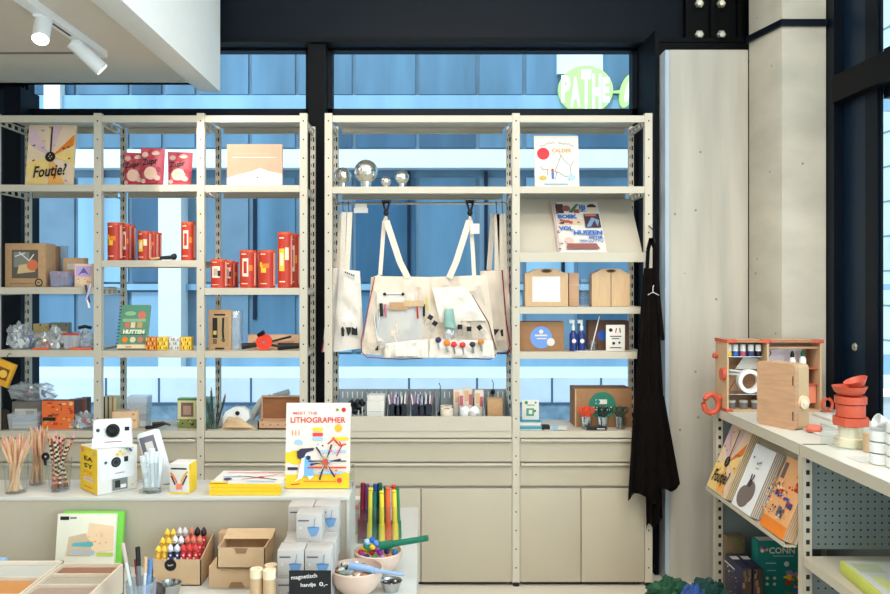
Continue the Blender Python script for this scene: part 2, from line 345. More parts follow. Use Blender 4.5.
# ---------------------------------------------------------------- outside
FY = 12.0
def fx(px): return (px - CX) * FY / F
def fz(py): return CZ + (CY - py) * FY / F
PAV = mat('pale_street_paving', (176, 186, 192), .8, var=.08, sc=3)
struct('ground', MB(PAV).box(-16, 30, 4.96, FY + .4, -.35, -.15), 'pale paved street outside', 'ground')
struct('ground_side', MB(PAV).box(2.5, 30, -14, 4.95, -.35, -.15), 'pale paved street outside the side window', 'ground')
bl = thing('building', 'blue glazed building with white bands across the street', 'building', (0, FY, -.15))
STONE = mat('white_stone_band', (220, 224, 226), .8, var=.03, sc=3); GREYW = mat('grey_blue_panel', (104, 130, 148), .6, var=.12, sc=2)
GL1 = mat('blue_glass_dark', (54, 90, 116), .25, var=.3, sc=1.2, stretch=(1.6, 1, .35)); GL2 = mat('blue_glass_mid', (88, 124, 148), .3, var=.25, sc=1.2, stretch=(1.8, 1, .3)); GL3 = mat('blue_glass_pale', (134, 172, 196), .3, var=.15, sc=1.2, stretch=(1.6, 1, .3))  # soft reflections put into the pane colours as vertical streaks
b = MB(GREYW); b.box(-14, 6.5, FY, FY + .5, -.15, 12); b.build('facade_wall', bl, True)
b = MB(STONE); b.box(-14, 6.5, FY - .25, FY, fz(170), fz(152)); b.box(-14, 16, FY - .12, FY, fz(112), fz(97), GL3); b.box(-14, 16, FY - .3, FY, fz(386), fz(374)); b.build('white_band', bl, True)
b = MB(STONE); b.box(fx(166), fx(188), FY - .35, FY, fz(374), fz(170)); b.build('white_column', bl, True)
b = MB(STONE); b.box(fx(50), fx(66), FY - .2, FY, fz(152), fz(60)); b.box(fx(556), fx(601), FY - .13, FY, fz(76), fz(40)); b.build('white_panel', bl, True)
rnd = random.Random(3)
xs = [-6 , -5.2, -4.4, -3.9, -3.4, -2.6, -1.9, -1.05, -.1, .8, 1.5, 2.27, 3.1, 3.9, 4.8, 5.7]
for a, c in zip(xs, xs[1:]):
    for (z0, z1) in ((fz(97), fz(42)), (fz(150), fz(113)), (fz(284), fz(176)), (fz(354), fz(290))):
        m = rnd.choice((GL1, GL2, GL2, GL3, GREYW)) if z1 < fz(170) else rnd.choice((GL1, GL2, GL2))
        if fx(160) < (a + c) / 2 < fx(192) and z1 < 3.5: continue
        MB(m).box(a + .03, c - .03, FY - .04, FY, z0 + .03, z1 - .03).build('window_pane', bl, True)
for k in range(14):
    x = -6 + k * 1.15; MB(NAVY).box(x, x + .05, FY - .08, FY, fz(286) - (.5 if k % 3 == 0 else 0), fz(172)).build('glazing_bar', bl, True)
b = MB(GREYW); b.box(-14, 16, FY - .12, FY, fz(290), fz(284), GL3); b.box(-14, 16, FY - .1, FY, fz(374), fz(354), GL3); b.build('sill_band', bl, True)
lg = MB(mat('pale_stone_ledge', (212, 222, 230), .8, var=.05, sc=4))
zs_, Yl = 1.64 - (378 - 281) * 9 / 800, 9.0
lg.box(-9, 4.8, Yl, Yl + 1.2, -.15, zs_)
rk = mat('rough_stone', (120, 144, 160), .9, var=.3, sc=9, bump=1)
lg.box(-9, 4.8, Yl - .015, Yl, -.15, CZ - (404 - 281) * 9 / 800, rk)
for px in (30, 105, 158, 250, 335, 408, 476, 551, 600): lg.box(X(px, 9), X(px, 9) + .022, Yl - .004, Yl + .01, -.1, zs_, c_(70, 96, 120))
for z in (CZ - (404 - 281) * 9 / 800, ): lg.box(-9, 4.8, Yl - .03, Yl + .01, z, z + .02, c_(70, 96, 120))
tag(lg.build('stone_ledge'), 'pale stone ledge with dark joints outside the windows', 'ledge')
# street building seen through side window
b = thing('building', 'pale grey block wall building seen through the side window', 'building', (9, 4, -.15))
q = MB(mat('pale_blockwork', (176, 200, 198), .8, var=.06, sc=2)); q.box(8, 9, -10, 14, -.15, 11); q.build('wall', b, True)
q = MB(c_(90, 120, 130))
for k in range(16): q.box(7.99, 8, -10, 14, k * .6, k * .6 + .03)
q.build('mortar_joint', b, True)
# oval cinema sign on the facade
sg = thing('oval_sign', 'pale green sunglasses shaped sign with white lettering on the building opposite', 'sign', (fx(592), FY - .2, fz(112)))
LIME = mat('pale_lime_sign', (196, 224, 140), .5, var=.05, sc=2); LW = mat('sign_white', (246, 248, 236), .5, var=0)
q = MB(LIME); U = lambda px, py: (fx(px), fz(py))
def oval(cx, cy, rx, ry, n=28, tilt=0):
    out = []
    for k in range(n):
        a = 2 * math.pi * k / n; dx, dy = rx * math.cos(a), ry * math.sin(a); out.append(U(cx + dx * math.cos(tilt) - dy * math.sin(tilt), cy - dx * math.sin(tilt) - dy * math.cos(tilt)))
    return out
q.prism(oval(583, 93, 27, 24), FY - .2, FY - .13); q.prism(oval(624, 94, 7, 17, 20, -.25), FY - .2, FY - .13); q.prism([U(609, 94), U(618, 93), U(618, 96), U(609, 96)], FY - .19, FY - .14)
q.build('sign_board', sg, True)
q = MB(LW); q.frame(0, 0, 1, 1, FY - .2)
for ch, px, py, hh, wd in (('P', 563.5, 92, 27, 9), ('A', 573, 95, 30, 10), ('T', 583.5, 93, 40, 10), ('H', 594, 95, 36, 9), ('E', 603, 93, 25, 7)):
    q.text(ch, *U(px, py), wd * .015, LW, h=hh * .015, bold=.05)
q.prism(oval(625, 94, 3, 12, 16, -.25), FY - .204, FY - .2)
q.build('lettering', sg, True)
# ================================================================ SHELVING RACKS
YF, YB = 4.30, 4.685
PW = .040
posts_l = [X(-5.5), X(97.7), X(200.7), X(303.5)]
posts_r = [X(328.5), X(516), X(648.5)]
LIP = .036
def make_post(par, x, front, zt):
    b = MB(METAL)
    if front:
        b.box(x - PW / 2, x + PW / 2, YF - .004, YF, .02, zt); b.box(x - PW / 2, x - PW / 2 + .003, YF, YF + .03, .02, zt); b.box(x + PW / 2 - .003, x + PW / 2, YF, YF + .03, .02, zt)
        z = .1
        while z < zt - .03: b.box(x - .0035, x + .0035, YF - .0046, YF - .004, z - .004, z + .004, DARK); z += .1
        b.tube([(x, YF + .01, 0), (x, YF + .01, .022)], .018, BLK, 10)
    else:
        b.box(x - .014, x + .014, YB - .03, YB - .026, .02, zt); b.box(x - .014, x - .010, YB - .026, YB, .02, zt); b.box(x + .010, x + .014, YB - .026, YB, .02, zt)
        z = .1
        while z < zt - .03: b.box(x + .001, x + .009, YB - .0312, YB - .03, z, z + .026, DARK); b.box(x - .010, x - .006, YB - .0312, YB - .03, z + .005, z + .02, DARK); z += .05
        b.tube([(x, YB - .015, 0), (x, YB - .015, .022)], .015, BLK, 8)
    return b.build('post', par, True)
def make_shelf(par, x0, x1, z, depth=YB - .035):
    a, c = x0 + PW / 2 + .001, x1 - PW / 2 - .001
    b = MB(METAL); b.box(a, c, YF + .002, depth, z - .003, z); b.box(a, c, YF - .002, YF + .002, z - LIP, z); b.box(a + .015, c - .015, depth - .003, depth, z - LIP, z - .003)
    b.box(a, c, YF + .002, YF + .018, z - LIP, z - LIP + .003); b.box(a + .015, c - .015, depth - .02, depth - .003, z - LIP, z - LIP + .002)
    return b.build('shelf', par, True)
def make_brackets(par, x, zt):
    for z in zt:
        b = MB(METAL); b.box(x - .006, x + .006, YF + .03, YB - .03, z - .044, z - .037); b.box(x - .006, x + .006, YF + .03, YB - .03, z - .012, z - .007)
        for k in range(5): y = YF + .05 + k * .07; b.box(x - .006, x + .006, y, y + .01, z - .037, z - .012)
        b.build('side_bracket', par, True)
ZT = Z(115.5)
rl = thing('shelving_rack', 'beige steel shelving rack with three bays left of the black mullion', 'shelving', ((posts_l[0] + posts_l[3]) / 2, 4.49, 0))
rr = thing('shelving_rack', 'beige steel shelving rack with a wide and a narrow bay at the right', 'shelving', ((posts_r[0] + posts_r[2]) / 2, 4.49, 0))
for x in posts_l: make_post(rl, x, 1, ZT + .012); make_post(rl, x, 0, ZT + .01)
for x in posts_r: make_post(rr, x, 1, ZT + .012); make_post(rr, x, 0, ZT + .01)
SA, SB, SC_ = [Z(184.7), Z(287.2), Z(350.2)], [Z(184.7), Z(260.3), Z(350.8)], [Z(185.2), Z(288), Z(351)]
SD, SE = [Z(186.7)], [Z(186.5), Z(307), Z(352)]
for (x0, x1), L in zip(((posts_l[0], posts_l[1]), (posts_l[1], posts_l[2]), (posts_l[2], posts_l[3])), (SA, SB, SC_)):
    for z in [ZT] + L: make_shelf(rl, x0, x1, z)
for z in [ZT] + SD: make_shelf(rr, posts_r[0], posts_r[1], z)
for z in [ZT] + SE: make_shelf(rr, posts_r[1], posts_r[2], z)
for x in posts_l: make_brackets(rl, x, [ZT, SA[0], SA[1], SA[2]])
for x in posts_r: make_brackets(rr, x, [ZT, SD[0]] + ([SE[1], SE[2]] if x != posts_r[0] else []))
# wires that brace the back
# sloped display shelf of the narrow bay
xa, xb = posts_r[1] + .022, posts_r[2] - .022
b = MB(METAL); zf, zb = Z(252.5), Z(199, 4.6)
b.add([(xa, YF + .02, zf - .02), (xb, YF + .02, zf - .02), (xb, 4.60, zb), (xa, 4.60, zb), (xa, YF + .02, zf - .024), (xb, YF + .02, zf - .024), (xb, 4.604, zb), (xa, 4.604, zb)], [(0, 1, 2, 3), (4, 5, 6, 7), (0, 1, 5, 4), (2, 3, 7, 6), (1, 2, 6, 5), (0, 3, 7, 4)])
b.box(xa, xb, YF - .003, YF + .001, Z(262), zf); b.box(xa, xb, YF + .001, YF + .02, Z(262), Z(262) + .004); b.build('sloped_shelf', rr, True)
SLOPE = math.atan2(4.60 - YF - .02, zb - zf + .02)
# base cabinets
def handle(b, x0, x1, z): b.box(x0, x1, YF - .018, YF - .004, z - .010, z, METAL, .002); b.box(x0, x1, YF - .004, YF + .004, z - .030, z - .01, PANEL)
def cabinet(x0, x1, label, doors, bin_=False):
    a, c = x0 + PW / 2 + .002, x1 - PW / 2 - .002
    t = thing('base_cabinet', label, 'cabinet', ((a + c) / 2, 4.49, 0), group='base cabinets under the shelving')
    top = Z(431)
    b = MB(PANEL); b.box(a, c, YF + .02, YB - .035, .02, top - .036)
    b.box(a, c, YF + .002, YB - .035, top - .036, top, METAL); b.box(a + .02, c - .02, YF + .03, YF + .06, .0, .02, BLK); b.build('body', t, True)
    for (p0, p1) in ((439, 461.5), (463, 485.5)):
        d = MB(PANEL); d.box(a, c, YF, YF + .016, Z(p1), Z(p0) - .012); dr = d.build('drawer', t, True)
        h = MB(METAL); h.box(a + .003, c - .003, YF - .018, YF, Z(p0) - .012, Z(p0), METAL, .002); h.build('handle', dr); 
        hh = bpy.data.objects[-1] if False else None
    n = len(doors) - 1
    for p0, p1 in zip(doors, doors[1:]):
        q0 = a if p0 is None else X(p0) + .003; q1 = c if p1 is None else X(p1) - .003
        d = MB(PANEL); d.box(q0, q1, YF, YF + .016, .022, Z(488.5), PANEL, .001); d.build('door', t, True)
    return t
def fixhandles():
    for o in list(bpy.data.objects):
        if o.name.startswith('handle') and o.parent and o.parent.name.startswith('drawer'):
            r = o.parent.parent; o.data.transform(Matrix.Translation(-Vector(r.location)))
cabinet(posts_l[0], posts_l[1], 'beige base cabinet with two drawers under the leftmost bay', [None, 45, None])
cabinet(posts_l[1], posts_l[2], 'beige base cabinet with two drawers behind the white camera', [None, 150, None])
cabinet(posts_l[2], posts_l[3], 'beige base cabinet with two drawers behind the lithographer book', [None, 252, None])
cabinet(posts_r[0], posts_r[1], 'wide beige base cabinet with drawers and doors under the canvas bags', [None, 421, None])
cabinet(posts_r[1], posts_r[2], 'beige base cabinet with drawers and two doors beside the dark apron', [None, 581, None])
fixhandles()
TOPZ = Z(431)
# divided bin in the wide bay
bx0, bx1 = posts_r[0] + .024, posts_r[1] - .024
bn = thing('divided_bin', 'beige steel bin with dividers on the cabinet under the canvas bags', 'bin', ((bx0 + bx1) / 2, 4.4, TOPZ))
GR = mat('grey_steel_divider', (150, 158, 162), .4, var=.02)
b = MB(METAL); b.box(bx0, bx1, YF - .003, YF + .003, TOPZ + .001, Z(417)); b.box(bx0, bx1, YF - .003, YF + .010, Z(417), Z(417) + .003); b.build('front_panel', bn, True)
zbk = Z(389, 4.6)
b = MB(GR); b.box(bx0, bx1, 4.60, 4.604, TOPZ + .001, zbk); b.box(bx0, bx1, YF + .003, 4.6, TOPZ + .0005, TOPZ + .003)
for k in range(34): x = bx0 + .02 + k * (bx1 - bx0 - .04) / 33; b.box(x, x + .005, 4.598, 4.60, zbk - .05, zbk - .015, WHITE)
b.build('back_panel', bn, True)
divs = [X(337, 4.45), X(364.5), X(387), X(410), X(436), X(460), X(485), X(509)]
for x in [bx0] + divs[1:-1] + [bx1 - .003]:
    b = MB(GR); b.prism([(YF + .004, TOPZ + .004), (4.599, TOPZ + .004), (4.599, zbk), (YF + .004, Z(417))], x, x + .003)
    b.V = [(v[1], v[0], v[2]) for v in b.V]; b.build('divider', bn, True)
# ================================================================ GOODS: helpers
def S(p0, p1, pt, zs, Y=4.36):
    return (X(p0, Y) + X(p1, Y)) / 2, (p1 - p0) * Y / F, Z(pt, Y) - zs
def book(label, p0, p1, pt, zs, art, cov, Y=4.37, th=.014, lean=8, cat='book', name='book', rz=0, group=None):
    xc, w_, h = S(p0, p1, pt, zs, Y); a = R(lean); h /= math.cos(a)
    t = thing(name, label, cat, (xc, Y, zs + .001 + th * math.sin(a)), rz, group, rx=-a)
    b = MB(cov); b.box(-w_ / 2, w_ / 2, 0, .0022, 0, h); b.box(-w_ / 2, w_ / 2, th - .0022, th, 0, h); b.box(-w_ / 2, -w_ / 2 + .002, .0022, th - .0022, 0, h)
    b.frame(-w_ / 2, 0, w_, h)
    if art: art(b)
    b.build('cover', t); MB(PAGES).box(-w_ / 2 + .002, w_ / 2 - .004, .0022, th - .0022, .004, h - .004).build('page_block', t); return t
def cardbox(label, p0, p1, pt, zs, m, Y=4.37, d=.08, art=None, name='box', cat='box', rz=0, group=None, lid=None, part='carton', x0=None):
    xc, w_, h = S(p0, p1, pt, zs, Y); t = thing(name, label, cat, (xc if x0 is None else x0, Y, zs + .001), rz, group)
    b = MB(m); b.box(-w_ / 2, w_ / 2, 0, d, 0, h, m, .0015)
    b.frame(-w_ / 2, 0, w_, h)
    if art: art(b)
    b.build(part, t)
    if lid: MB(lid).box(-w_ / 2 - .001, w_ / 2 + .001, -.001, d + .001, h - .012, h + .001).build('lid', t)
    t['w'] = w_; t['h'] = h; del t['w']; del t['h']; return t
def scatter(b, seed, n, u0, v0, u1, v1, mats, s0=.02, s1=.06, kind='mix'):
    r = random.Random(seed)
    for _ in range(n):
        u, v, s, m = r.uniform(u0, u1), r.uniform(v0, v1), r.uniform(s0, s1), r.choice(mats)
        if kind == 'rect' or (kind == 'mix' and r.random() < .4): b.rect(u - s, v - s * .5, u + s, v + s * .5, m)
        elif kind == 'disc' or r.random() < .5: b.disc(u, v, s, m, n=10)
        else:
            a = r.uniform(0, 6.28); b.stroke([(u - s * math.cos(a), v - s * math.sin(a)), (u + s * math.cos(a), v + s * math.sin(a))], s * .35, m)
CREAM = c_(240, 214, 170); LGREY = c_(214, 214, 210); DPUR = c_(60, 50, 90)
def squig(b, u0, v0, u1, v1, m, n=8, am=.025, wd=.008):
    b.stroke([(u0 + (u1 - u0) * k / n, v0 + (v1 - v0) * k / n + am * (1, -1)[k % 2] * (.6 + .4 * math.sin(k * 2.3))) for k in range(n + 1)], wd, m)
def wedge(b, a0, a1, m, cx=.5, cz=.47):
    asp = b.sx / b.sz; pts = [(cx, cz)]
    for k in range(7):
        a = R(a0 + (a1 - a0) * k / 6); u, v = math.cos(a), math.sin(a) * asp; s = 9
        if u > 0: s = min(s, (.98 - cx) / u)
        if u < 0: s = min(s, (cx - .02) / -u)
        if v > 0: s = min(s, (.98 - cz) / v)
        if v < 0: s = min(s, (cz - .02) / -v)
        pts.append((cx + u * s, cz + v * s))
    b.poly(pts, m)
def art_foutje(b):
    P1, P2, P3 = c_(236, 206, 176), c_(222, 186, 192), c_(244, 206, 126)
    for a0, a1, m in ((28, 46, ORG), (48, 70, P1), (72, 88, P2), (95, 118, P1), (120, 150, P2), (160, 185, P1), (195, 225, P3), (230, 262, P3), (268, 300, c_(242, 176, 96)), (305, 340, P1), (345, 380, P3)): wedge(b, a0, a1, m)
    b.stroke([(.5, .55), (.5, .97)], .03, INK); b.disc(.5, .47, .11, INK)
    for u, v in ((.47, .48), (.53, .47), (.5, .44), (.5, .51)): b.disc(u, v, .012, CREAM, n=8)
    for u, v in ((.12, .65), (.13, .4), (.88, .43), (.75, .6), (.85, .62)): b.stroke([(u, v), (u + .05, v + .015)], .025, INK)
    b.text('Foutje?', .52, .21, .72, INK, h=.25, bold=.02, shear=.3, rot=6)
    scatter(b, 4, 12, .08, .05, .92, .95, [YEL, PNK, LIL, ORG], .01, .03)
def art_calder(b):
    b.disc(.2, .65, .14, c_(200, 34, 48), n=24); b.text('CALDER', .62, .71, .44, c_(220, 150, 50), bold=.03); squig(b, .12, .80, .46, .87, INK, 9); squig(b, .54, .87, .9, .80, INK, 9)
    for p in ([(.45, .3), (.55, .5), (.6, .62), (.68, .5), (.8, .42), (.82, .25), (.7, .2), (.55, .28), (.45, .3)], [(.12, .4), (.2, .33), (.3, .35), (.28, .22)], [(.6, .62), (.55, .66)], [(.82, .42), (.88, .5)], [(.5, .3), (.46, .15)], [(.75, .2), (.78, .12)]): b.stroke(p, .008, INK)
    b.disc(.18, .18, .08, c_(200, 170, 60), ry=.05); b.disc(.82, .19, .09, LBL, ry=.06); b.rect(.38, .16, .43, .3, c_(60, 110, 190)); b.disc(.4, .33, .03, RED); b.rect(.2, .05, .75, .075, LBL)
def art_boek(b):
    PU, MA, BB = c_(70, 50, 60), c_(150, 90, 86), c_(64, 110, 190)
    b.rect(.06, .75, .58, .96, c_(224, 210, 196)); b.rect(.07, .76, .24, .95, PU); b.disc(.3, .86, .09, MA); b.poly([(.33, .78), (.52, .95), (.58, .95), (.42, .77)], c_(60, 120, 90)); b.rect(.45, .76, .57, .84, MA)
    b.text('EEN', .645, .86, .2, BB, h=.09, rot=-90, bold=.06); b.disc(.85, .88, .1, PU, a0=0, a1=180); b.rect(.8, .8, .9, .87, CREAM)
    b.text('BOEK', .3, .69, .42, BB, h=.085, bold=.07); b.rect(.08, .52, .6, .63, c_(224, 196, 170)); scatter(b, 8, 16, .12, .54, .56, .61, [PU, MA, c_(190, 90, 70)], .02, .04, 'rect')
    b.rect(.64, .46, .97, .73, PU); b.poly([(.66, .47), (.8, .66), (.95, .6), (.9, .47), (.85, .6), (.75, .47)], c_(120, 150, 180)); b.rect(.66, .68, .9, .72, c_(190, 110, 90))
    b.text('VOL', .22, .44, .3, BB, h=.085, bold=.05); b.text('HUIZEN', .67, .355, .6, BB, h=.085, bold=.05); b.text('PIETER', .82, .26, .3, BB, bold=.05); b.text('VAN', .54, .195, .16, BB, bold=.05); squig(b, .64, .195, .95, .195, BB, 10, .035, .012)
    b.disc(.25, .2, .09, c_(220, 180, 170)); b.poly([(.16, .04), (.2, .14), (.8, .14), (.86, .04)], MA); b.rect(.0, .0, .035, 1, c_(200, 170, 170)); scatter(b, 5, 14, .02, .03, .1, .97, [MA, CREAM], .015, .03, 'rect')
def art_hutten(b):
    b.text('HUTTEN', .52, .38, .74, c_(246, 236, 206), h=.1, bold=.07); b.rect(.1, .61, .9, .68, c_(150, 190, 150)); b.disc(.75, .76, .14, c_(220, 120, 100)); b.disc(.35, .8, .2, c_(150, 196, 150), ry=.08)
    b.rect(.2, .47, .35, .6, c_(220, 120, 100)); b.rect(.4, .47, .55, .6, CREAM); b.rect(.62, .47, .8, .6, c_(200, 160, 100)); b.rect(.08, .31, .95, .33, c_(50, 90, 80)); b.disc(.25, .2, .1, ORG); b.disc(.52, .2, .1, CREAM); b.disc(.78, .2, .1, c_(220, 120, 100)); b.rect(0, 0, 1, .09, CREAM); b.rect(.3, .02, .5, .05, c_(220, 120, 100))
def art_litho(b):
    PK = c_(236, 96, 100); SK = c_(120, 176, 226); VI = c_(52, 46, 72)
    b.rect(0, 0, 1, .16, YEL); b.disc(.17, .36, .15, YEL, ry=.11); b.rect(0, .3, .16, .42, YEL); b.disc(.75, .16, .25, YEL, ry=.06)
    b.text('MEET THE', .3, .88, .38, PK, h=.035, bold=.01); b.text('LITHOGRAPHER', .5, .8, .86, c_(214, 60, 70), h=.07, bold=.02)
    b.disc(.9, .92, .035, RED); b.disc(.8, .92, .025, c_(120, 150, 80)); b.disc(.82, .705, .06, c_(240, 176, 50)); b.rect(.42, .67, .58, .71, YEL); b.rect(.42, .61, .58, .65, c_(224, 66, 50)); b.rect(.42, .56, .58, .595, LBL)
    for u in (.1, .15, .2): b.rect(u, .62, u + .015, .68, c_(236, 130, 90))
    b.disc(.2, .52, .07, LBL, a0=0, a1=180); b.rect(.75, .56, .98, .6, YEL)
    b.poly([(.14, .08), (.2, .12), (.26, .36), (.3, .4), (.38, .4), (.4, .3), (.44, .14), (.38, .1), (.32, .2), (.26, .12)], c_(250, 244, 238)); b.poly([(.29, .14), (.3, .38), (.39, .38), (.46, .15)], SK)
    b.poly([(.19, .36), (.18, .43), (.24, .465), (.45, .475), (.44, .445), (.33, .42), (.29, .36), (.22, .34)], VI); b.disc(.36, .36, .035, VI)
    b.rect(.35, .235, .95, .255, c_(224, 66, 50)); b.rect(.04, .215, .2, .25, VI); b.stroke([(.36, .32), (.95, .32)], .02, VI); b.rect(.5, .17, .9, .2, LBL); b.rect(.55, .42, .95, .45, LBL)
    for a in (0, 60, 120, 180, 240, 300): b.stroke([(.63 + .05 * math.cos(R(a)), .31 + .045 * math.sin(R(a))), (.63 + .24 * math.cos(R(a + 8)), .31 + .22 * math.sin(R(a + 8)))], .028, VI); b.stroke([(.63, .31), (.63 + .15 * math.cos(R(a)), .31 + .13 * math.sin(R(a)))], .01, CREAM)
    b.disc(.63, .31, .055, c_(200, 80, 50)); b.stroke([(.66, .52), (.75, .58), (.85, .5), (.95, .52)], .025, RED); b.stroke([(.8, .38), (.88, .5), (.84, .55)], .02, RED); b.rect(.3, .08, .8, .095, ORG); b.stroke([(.1, .05), (.24, .06)], .02, c_(224, 66, 50)); b.disc(.85, .1, .04, c_(224, 66, 50))
    scatter(b, 12, 14, .5, .15, .95, .6, [SK, PK, VI, YEL], .012, .025)
# ================================================================ LEFT RACK
z1, z2, z3, z4 = SA[0], SA[1], SA[2], TOPZ
book('cream picture book with a black centred sunburst cover standing on the top left shelf', 25, 72.5, 124, z1, art_foutje, CREAM, Y=4.36)
def wooden_kit(label, p0, p1, pt, zs, Y, d):
    def a(b):
        b.rect(.17, .2, .82, .85, c_(96, 84, 72)); b.rect(.22, .45, .6, .8, c_(130, 130, 120)); b.poly([(.3, .3), (.75, .35), (.7, .55), (.35, .5)], c_(210, 180, 130)); b.disc(.68, .5, .14, c_(214, 110, 70)); b.stroke([(.35, .8), (.6, .6), (.72, .75)], .03, LGREY); b.stroke([(.25, .7), (.5, .78)], .03, LGREY)
        squig(b, .12, .08, .72, .08, INK, 16, .02); b.disc(.84, .1, .1, INK); b.disc(.84, .1, .07, KRAFT); b.rect(.81, .09, .87, .11, INK)
    return cardbox(label, p0, p1, pt, zs, KRAFT, Y, d, a)
wooden_kit('brown card kit box with a picture window on the left shelf', 5, 45.5, 243.5, z2, 4.36, .12)
cardbox('dark card box behind the brown kit box on the left shelf', 47, 54, 246, z2, KRAFTD, 4.5, .1)
cardbox('pale blue card pack at the back of the left shelf', 58, 66, 246, z2, c_(150, 180, 206), 4.58, .03)
def open_tub(name, label, xc, Y, zs, w_, d_, h, m, cat='tub', t_=.002, taper=.9):
    t = thing(name, label, cat, (xc, Y, zs + .001)); b = MB(m); q = w_ / 2 * taper; r_ = d_ / 2 * taper
    for s, k in ((1, 0), (1, 0)): pass
    V = [(-q, -r_, 0), (q, -r_, 0), (q, r_, 0), (-q, r_, 0), (-w_ / 2, -d_ / 2, h), (w_ / 2, -d_ / 2, h), (w_ / 2, d_ / 2, h), (-w_ / 2, d_ / 2, h)]
    W_ = [(x * .96, y * .96, z + (t_ if z < h / 2 else 0)) for x, y, z in V]
    b.add(V + W_, [(0, 1, 2, 3), (0, 1, 5, 4), (1, 2, 6, 5), (2, 3, 7, 6), (3, 0, 4, 7), (8, 9, 10, 11), (8, 9, 13, 12), (9, 10, 14, 13), (10, 11, 15, 14), (11, 8, 12, 15), (4, 5, 13, 12), (5, 6, 14, 13), (6, 7, 15, 14), (7, 4, 12, 15)])
    b.build('tub_body', t); return t
PUR = glassmat('violet_clear_plastic', (.72, .66, .9), .2, .05, white=.15)
open_tub('plastic_tub', 'violet clear tub holding pink scissors on the left shelf', X(62.5, 4.38), 4.38, z2, .105, .08, .085, PUR)
def scissors(label, loc, col, rz=0, tilt=0, s=1, group=None):
    t = thing('scissors', label, 'scissors', loc, rz, group, rx=tilt)
    for k, sg_ in enumerate((-1, 1)):
        b = MB(col); pts = [(sg_ * .014 * s + .012 * s * math.cos(2 * math.pi * i / 10), 0, .085 * s + .016 * s * math.sin(2 * math.pi * i / 10)) for i in range(11)]
        b.tube(pts, .0035 * s, seg=6); b.tube([(sg_ * .010 * s, 0, .07 * s), (0, 0, .052 * s)], .004 * s, seg=6); b.build('handle', t)
        b = MB(STEEL); b.prism([(0, .055 * s), (-sg_ * .008 * s, .05 * s), (-sg_ * .004 * s, 0), (0, 0)], -.001 + k * .0015, k * .0015); b.build('blade', t)
    return t
SCP = c_(226, 110, 110)
for i in range(3): scissors('pink handled scissors standing in the violet tub', (X(56 + i * 7, 4.38), 4.37 + .005 * i, z2 + .008), SCP, .3 * (i - 1), 0, .78, 'pink scissors in the violet tub')
def clip_block(label, px, py, Y): 
    t = thing('card_tag', label, 'tag', (X(px, Y), Y, Z(py, Y))); MB(KRAFTL).box(-.03, .03, 0, .05, 0, .045, None, .002).build('card', t); return t
cardbox('small kraft carton behind the violet scissors tub', 63, 84, 258, z2, KRAFTL, 4.47, .06, lambda b: b.rect(.2, .6, .8, .8, WPAPER))
def a_pk(b):
    b.rect(.08, .45, .92, .9, c_(196, 170, 214)); b.poly([(.2, .5), (.5, .85), (.8, .5), (.6, .6), (.4, .6)], c_(110, 90, 170)); b.rect(.1, .1, .9, .35, CREAM); scatter(b, 3, 8, .1, .1, .9, .35, [ORG, PNK, c_(110, 90, 170)], .03, .06)
cardbox('pink and violet printed card pack beside the violet tub', 74.5, 93, 264, z2, c_(240, 206, 186), 4.36, .04, a_pk)
# key fob hanging from the shelf lip
kf = thing('key_fob', 'dark and white fob hanging from the left shelf edge', 'fob', (X(88.5, 4.28), 4.275, Z(308, 4.28)))
b = MB(INK); b.tube([(X(89, 4.28), 4.285, Z(285, 4.28)), (X(89, 4.28), 4.275, Z(292, 4.28))], .002, seg=6); b.build('cord', kf, True)
b = MB(DPUR); b.tube([(X(86, 4.28), 4.275, Z(285, 4.28)), (X(90, 4.28), 4.275, Z(303, 4.28))], .006, seg=6); b.tube([(X(91, 4.28), 4.275, Z(284, 4.28)), (X(87, 4.28), 4.27, Z(300, 4.28))], .006, c_(196, 186, 220), 6); b.tube([(X(88, 4.28), 4.275, Z(300, 4.28)), (X(90, 4.28), 4.27, Z(308, 4.28))], .006, WHITE, 6); b.build('charm', kf, True)
# clear bags of small goods
def bag(label, px, pt, pb, wpx, zs, Y, cols, seed, group=None, tint=None):
    h = (pb - pt) * Y / F; w_ = wpx * Y / F
    t = thing('clear_bag', label, 'bag', (X(px, Y), Y, zs + .002), 0, group)
    rr_ = random.Random(seed); b = MB(tint or BAGP); b.ball((0, 0, h * .48), h * .52, nz=.75, seed=seed, seg=26, r3=(w_ / h, .55 * min(1, w_ / h), 1)); 
    b.V = [(x, y, max(.0, z)) for x, y, z in b.V]; b.prism([(-w_ * .2, h * .85), (w_ * .2, h * .85), (w_ * .32, h * 1.02), (-w_ * .28, h * 1.0)], -.001, .001); b.build('plastic_film', t)
    b = MB(cols[0])
    for k in range(9):
        x, z = rr_.uniform(-.28, .28) * w_, rr_.uniform(.12, .62) * h; m = rr_.choice(cols); a = rr_.uniform(-1, 1); l = rr_.uniform(.15, .3) * h
        b.tube([(x - math.sin(a) * l * .6, 0, max(.006, z - math.cos(a) * l)), (x + math.sin(a) * l * .6, -.006, z + math.cos(a) * l * .6)], rr_.uniform(.004, .011), m, 6)
    b.build('contents', t); return t
for i, (px, pt, wd, cols, Y, lb) in enumerate(((18, 326, 18, [LGREY, c_(90, 110, 140), WHITE], 4.36, 'clear bag of grey and white parts at the left end of the third shelf'),
    (29, 333, 16, [WHITE, BLU, LGREY], 4.40, 'clear bag with white and blue parts beside a tan pack'), (45, 334, 16, [c_(206, 170, 120), KRAFTL, RED], 4.36, 'clear bag of tan wooden parts with red label'),
    (56, 329, 15, [WHITE, LGREY], 4.37, 'crumpled clear bag with pale contents on the third shelf'), (86, 334, 18, [LGREY, WHITE, LBL], 4.38, 'clear bag of pale rods next to the shelf post'))):
    bag(lb, px, pt, 350, wd, z3, Y, cols, i + 1)
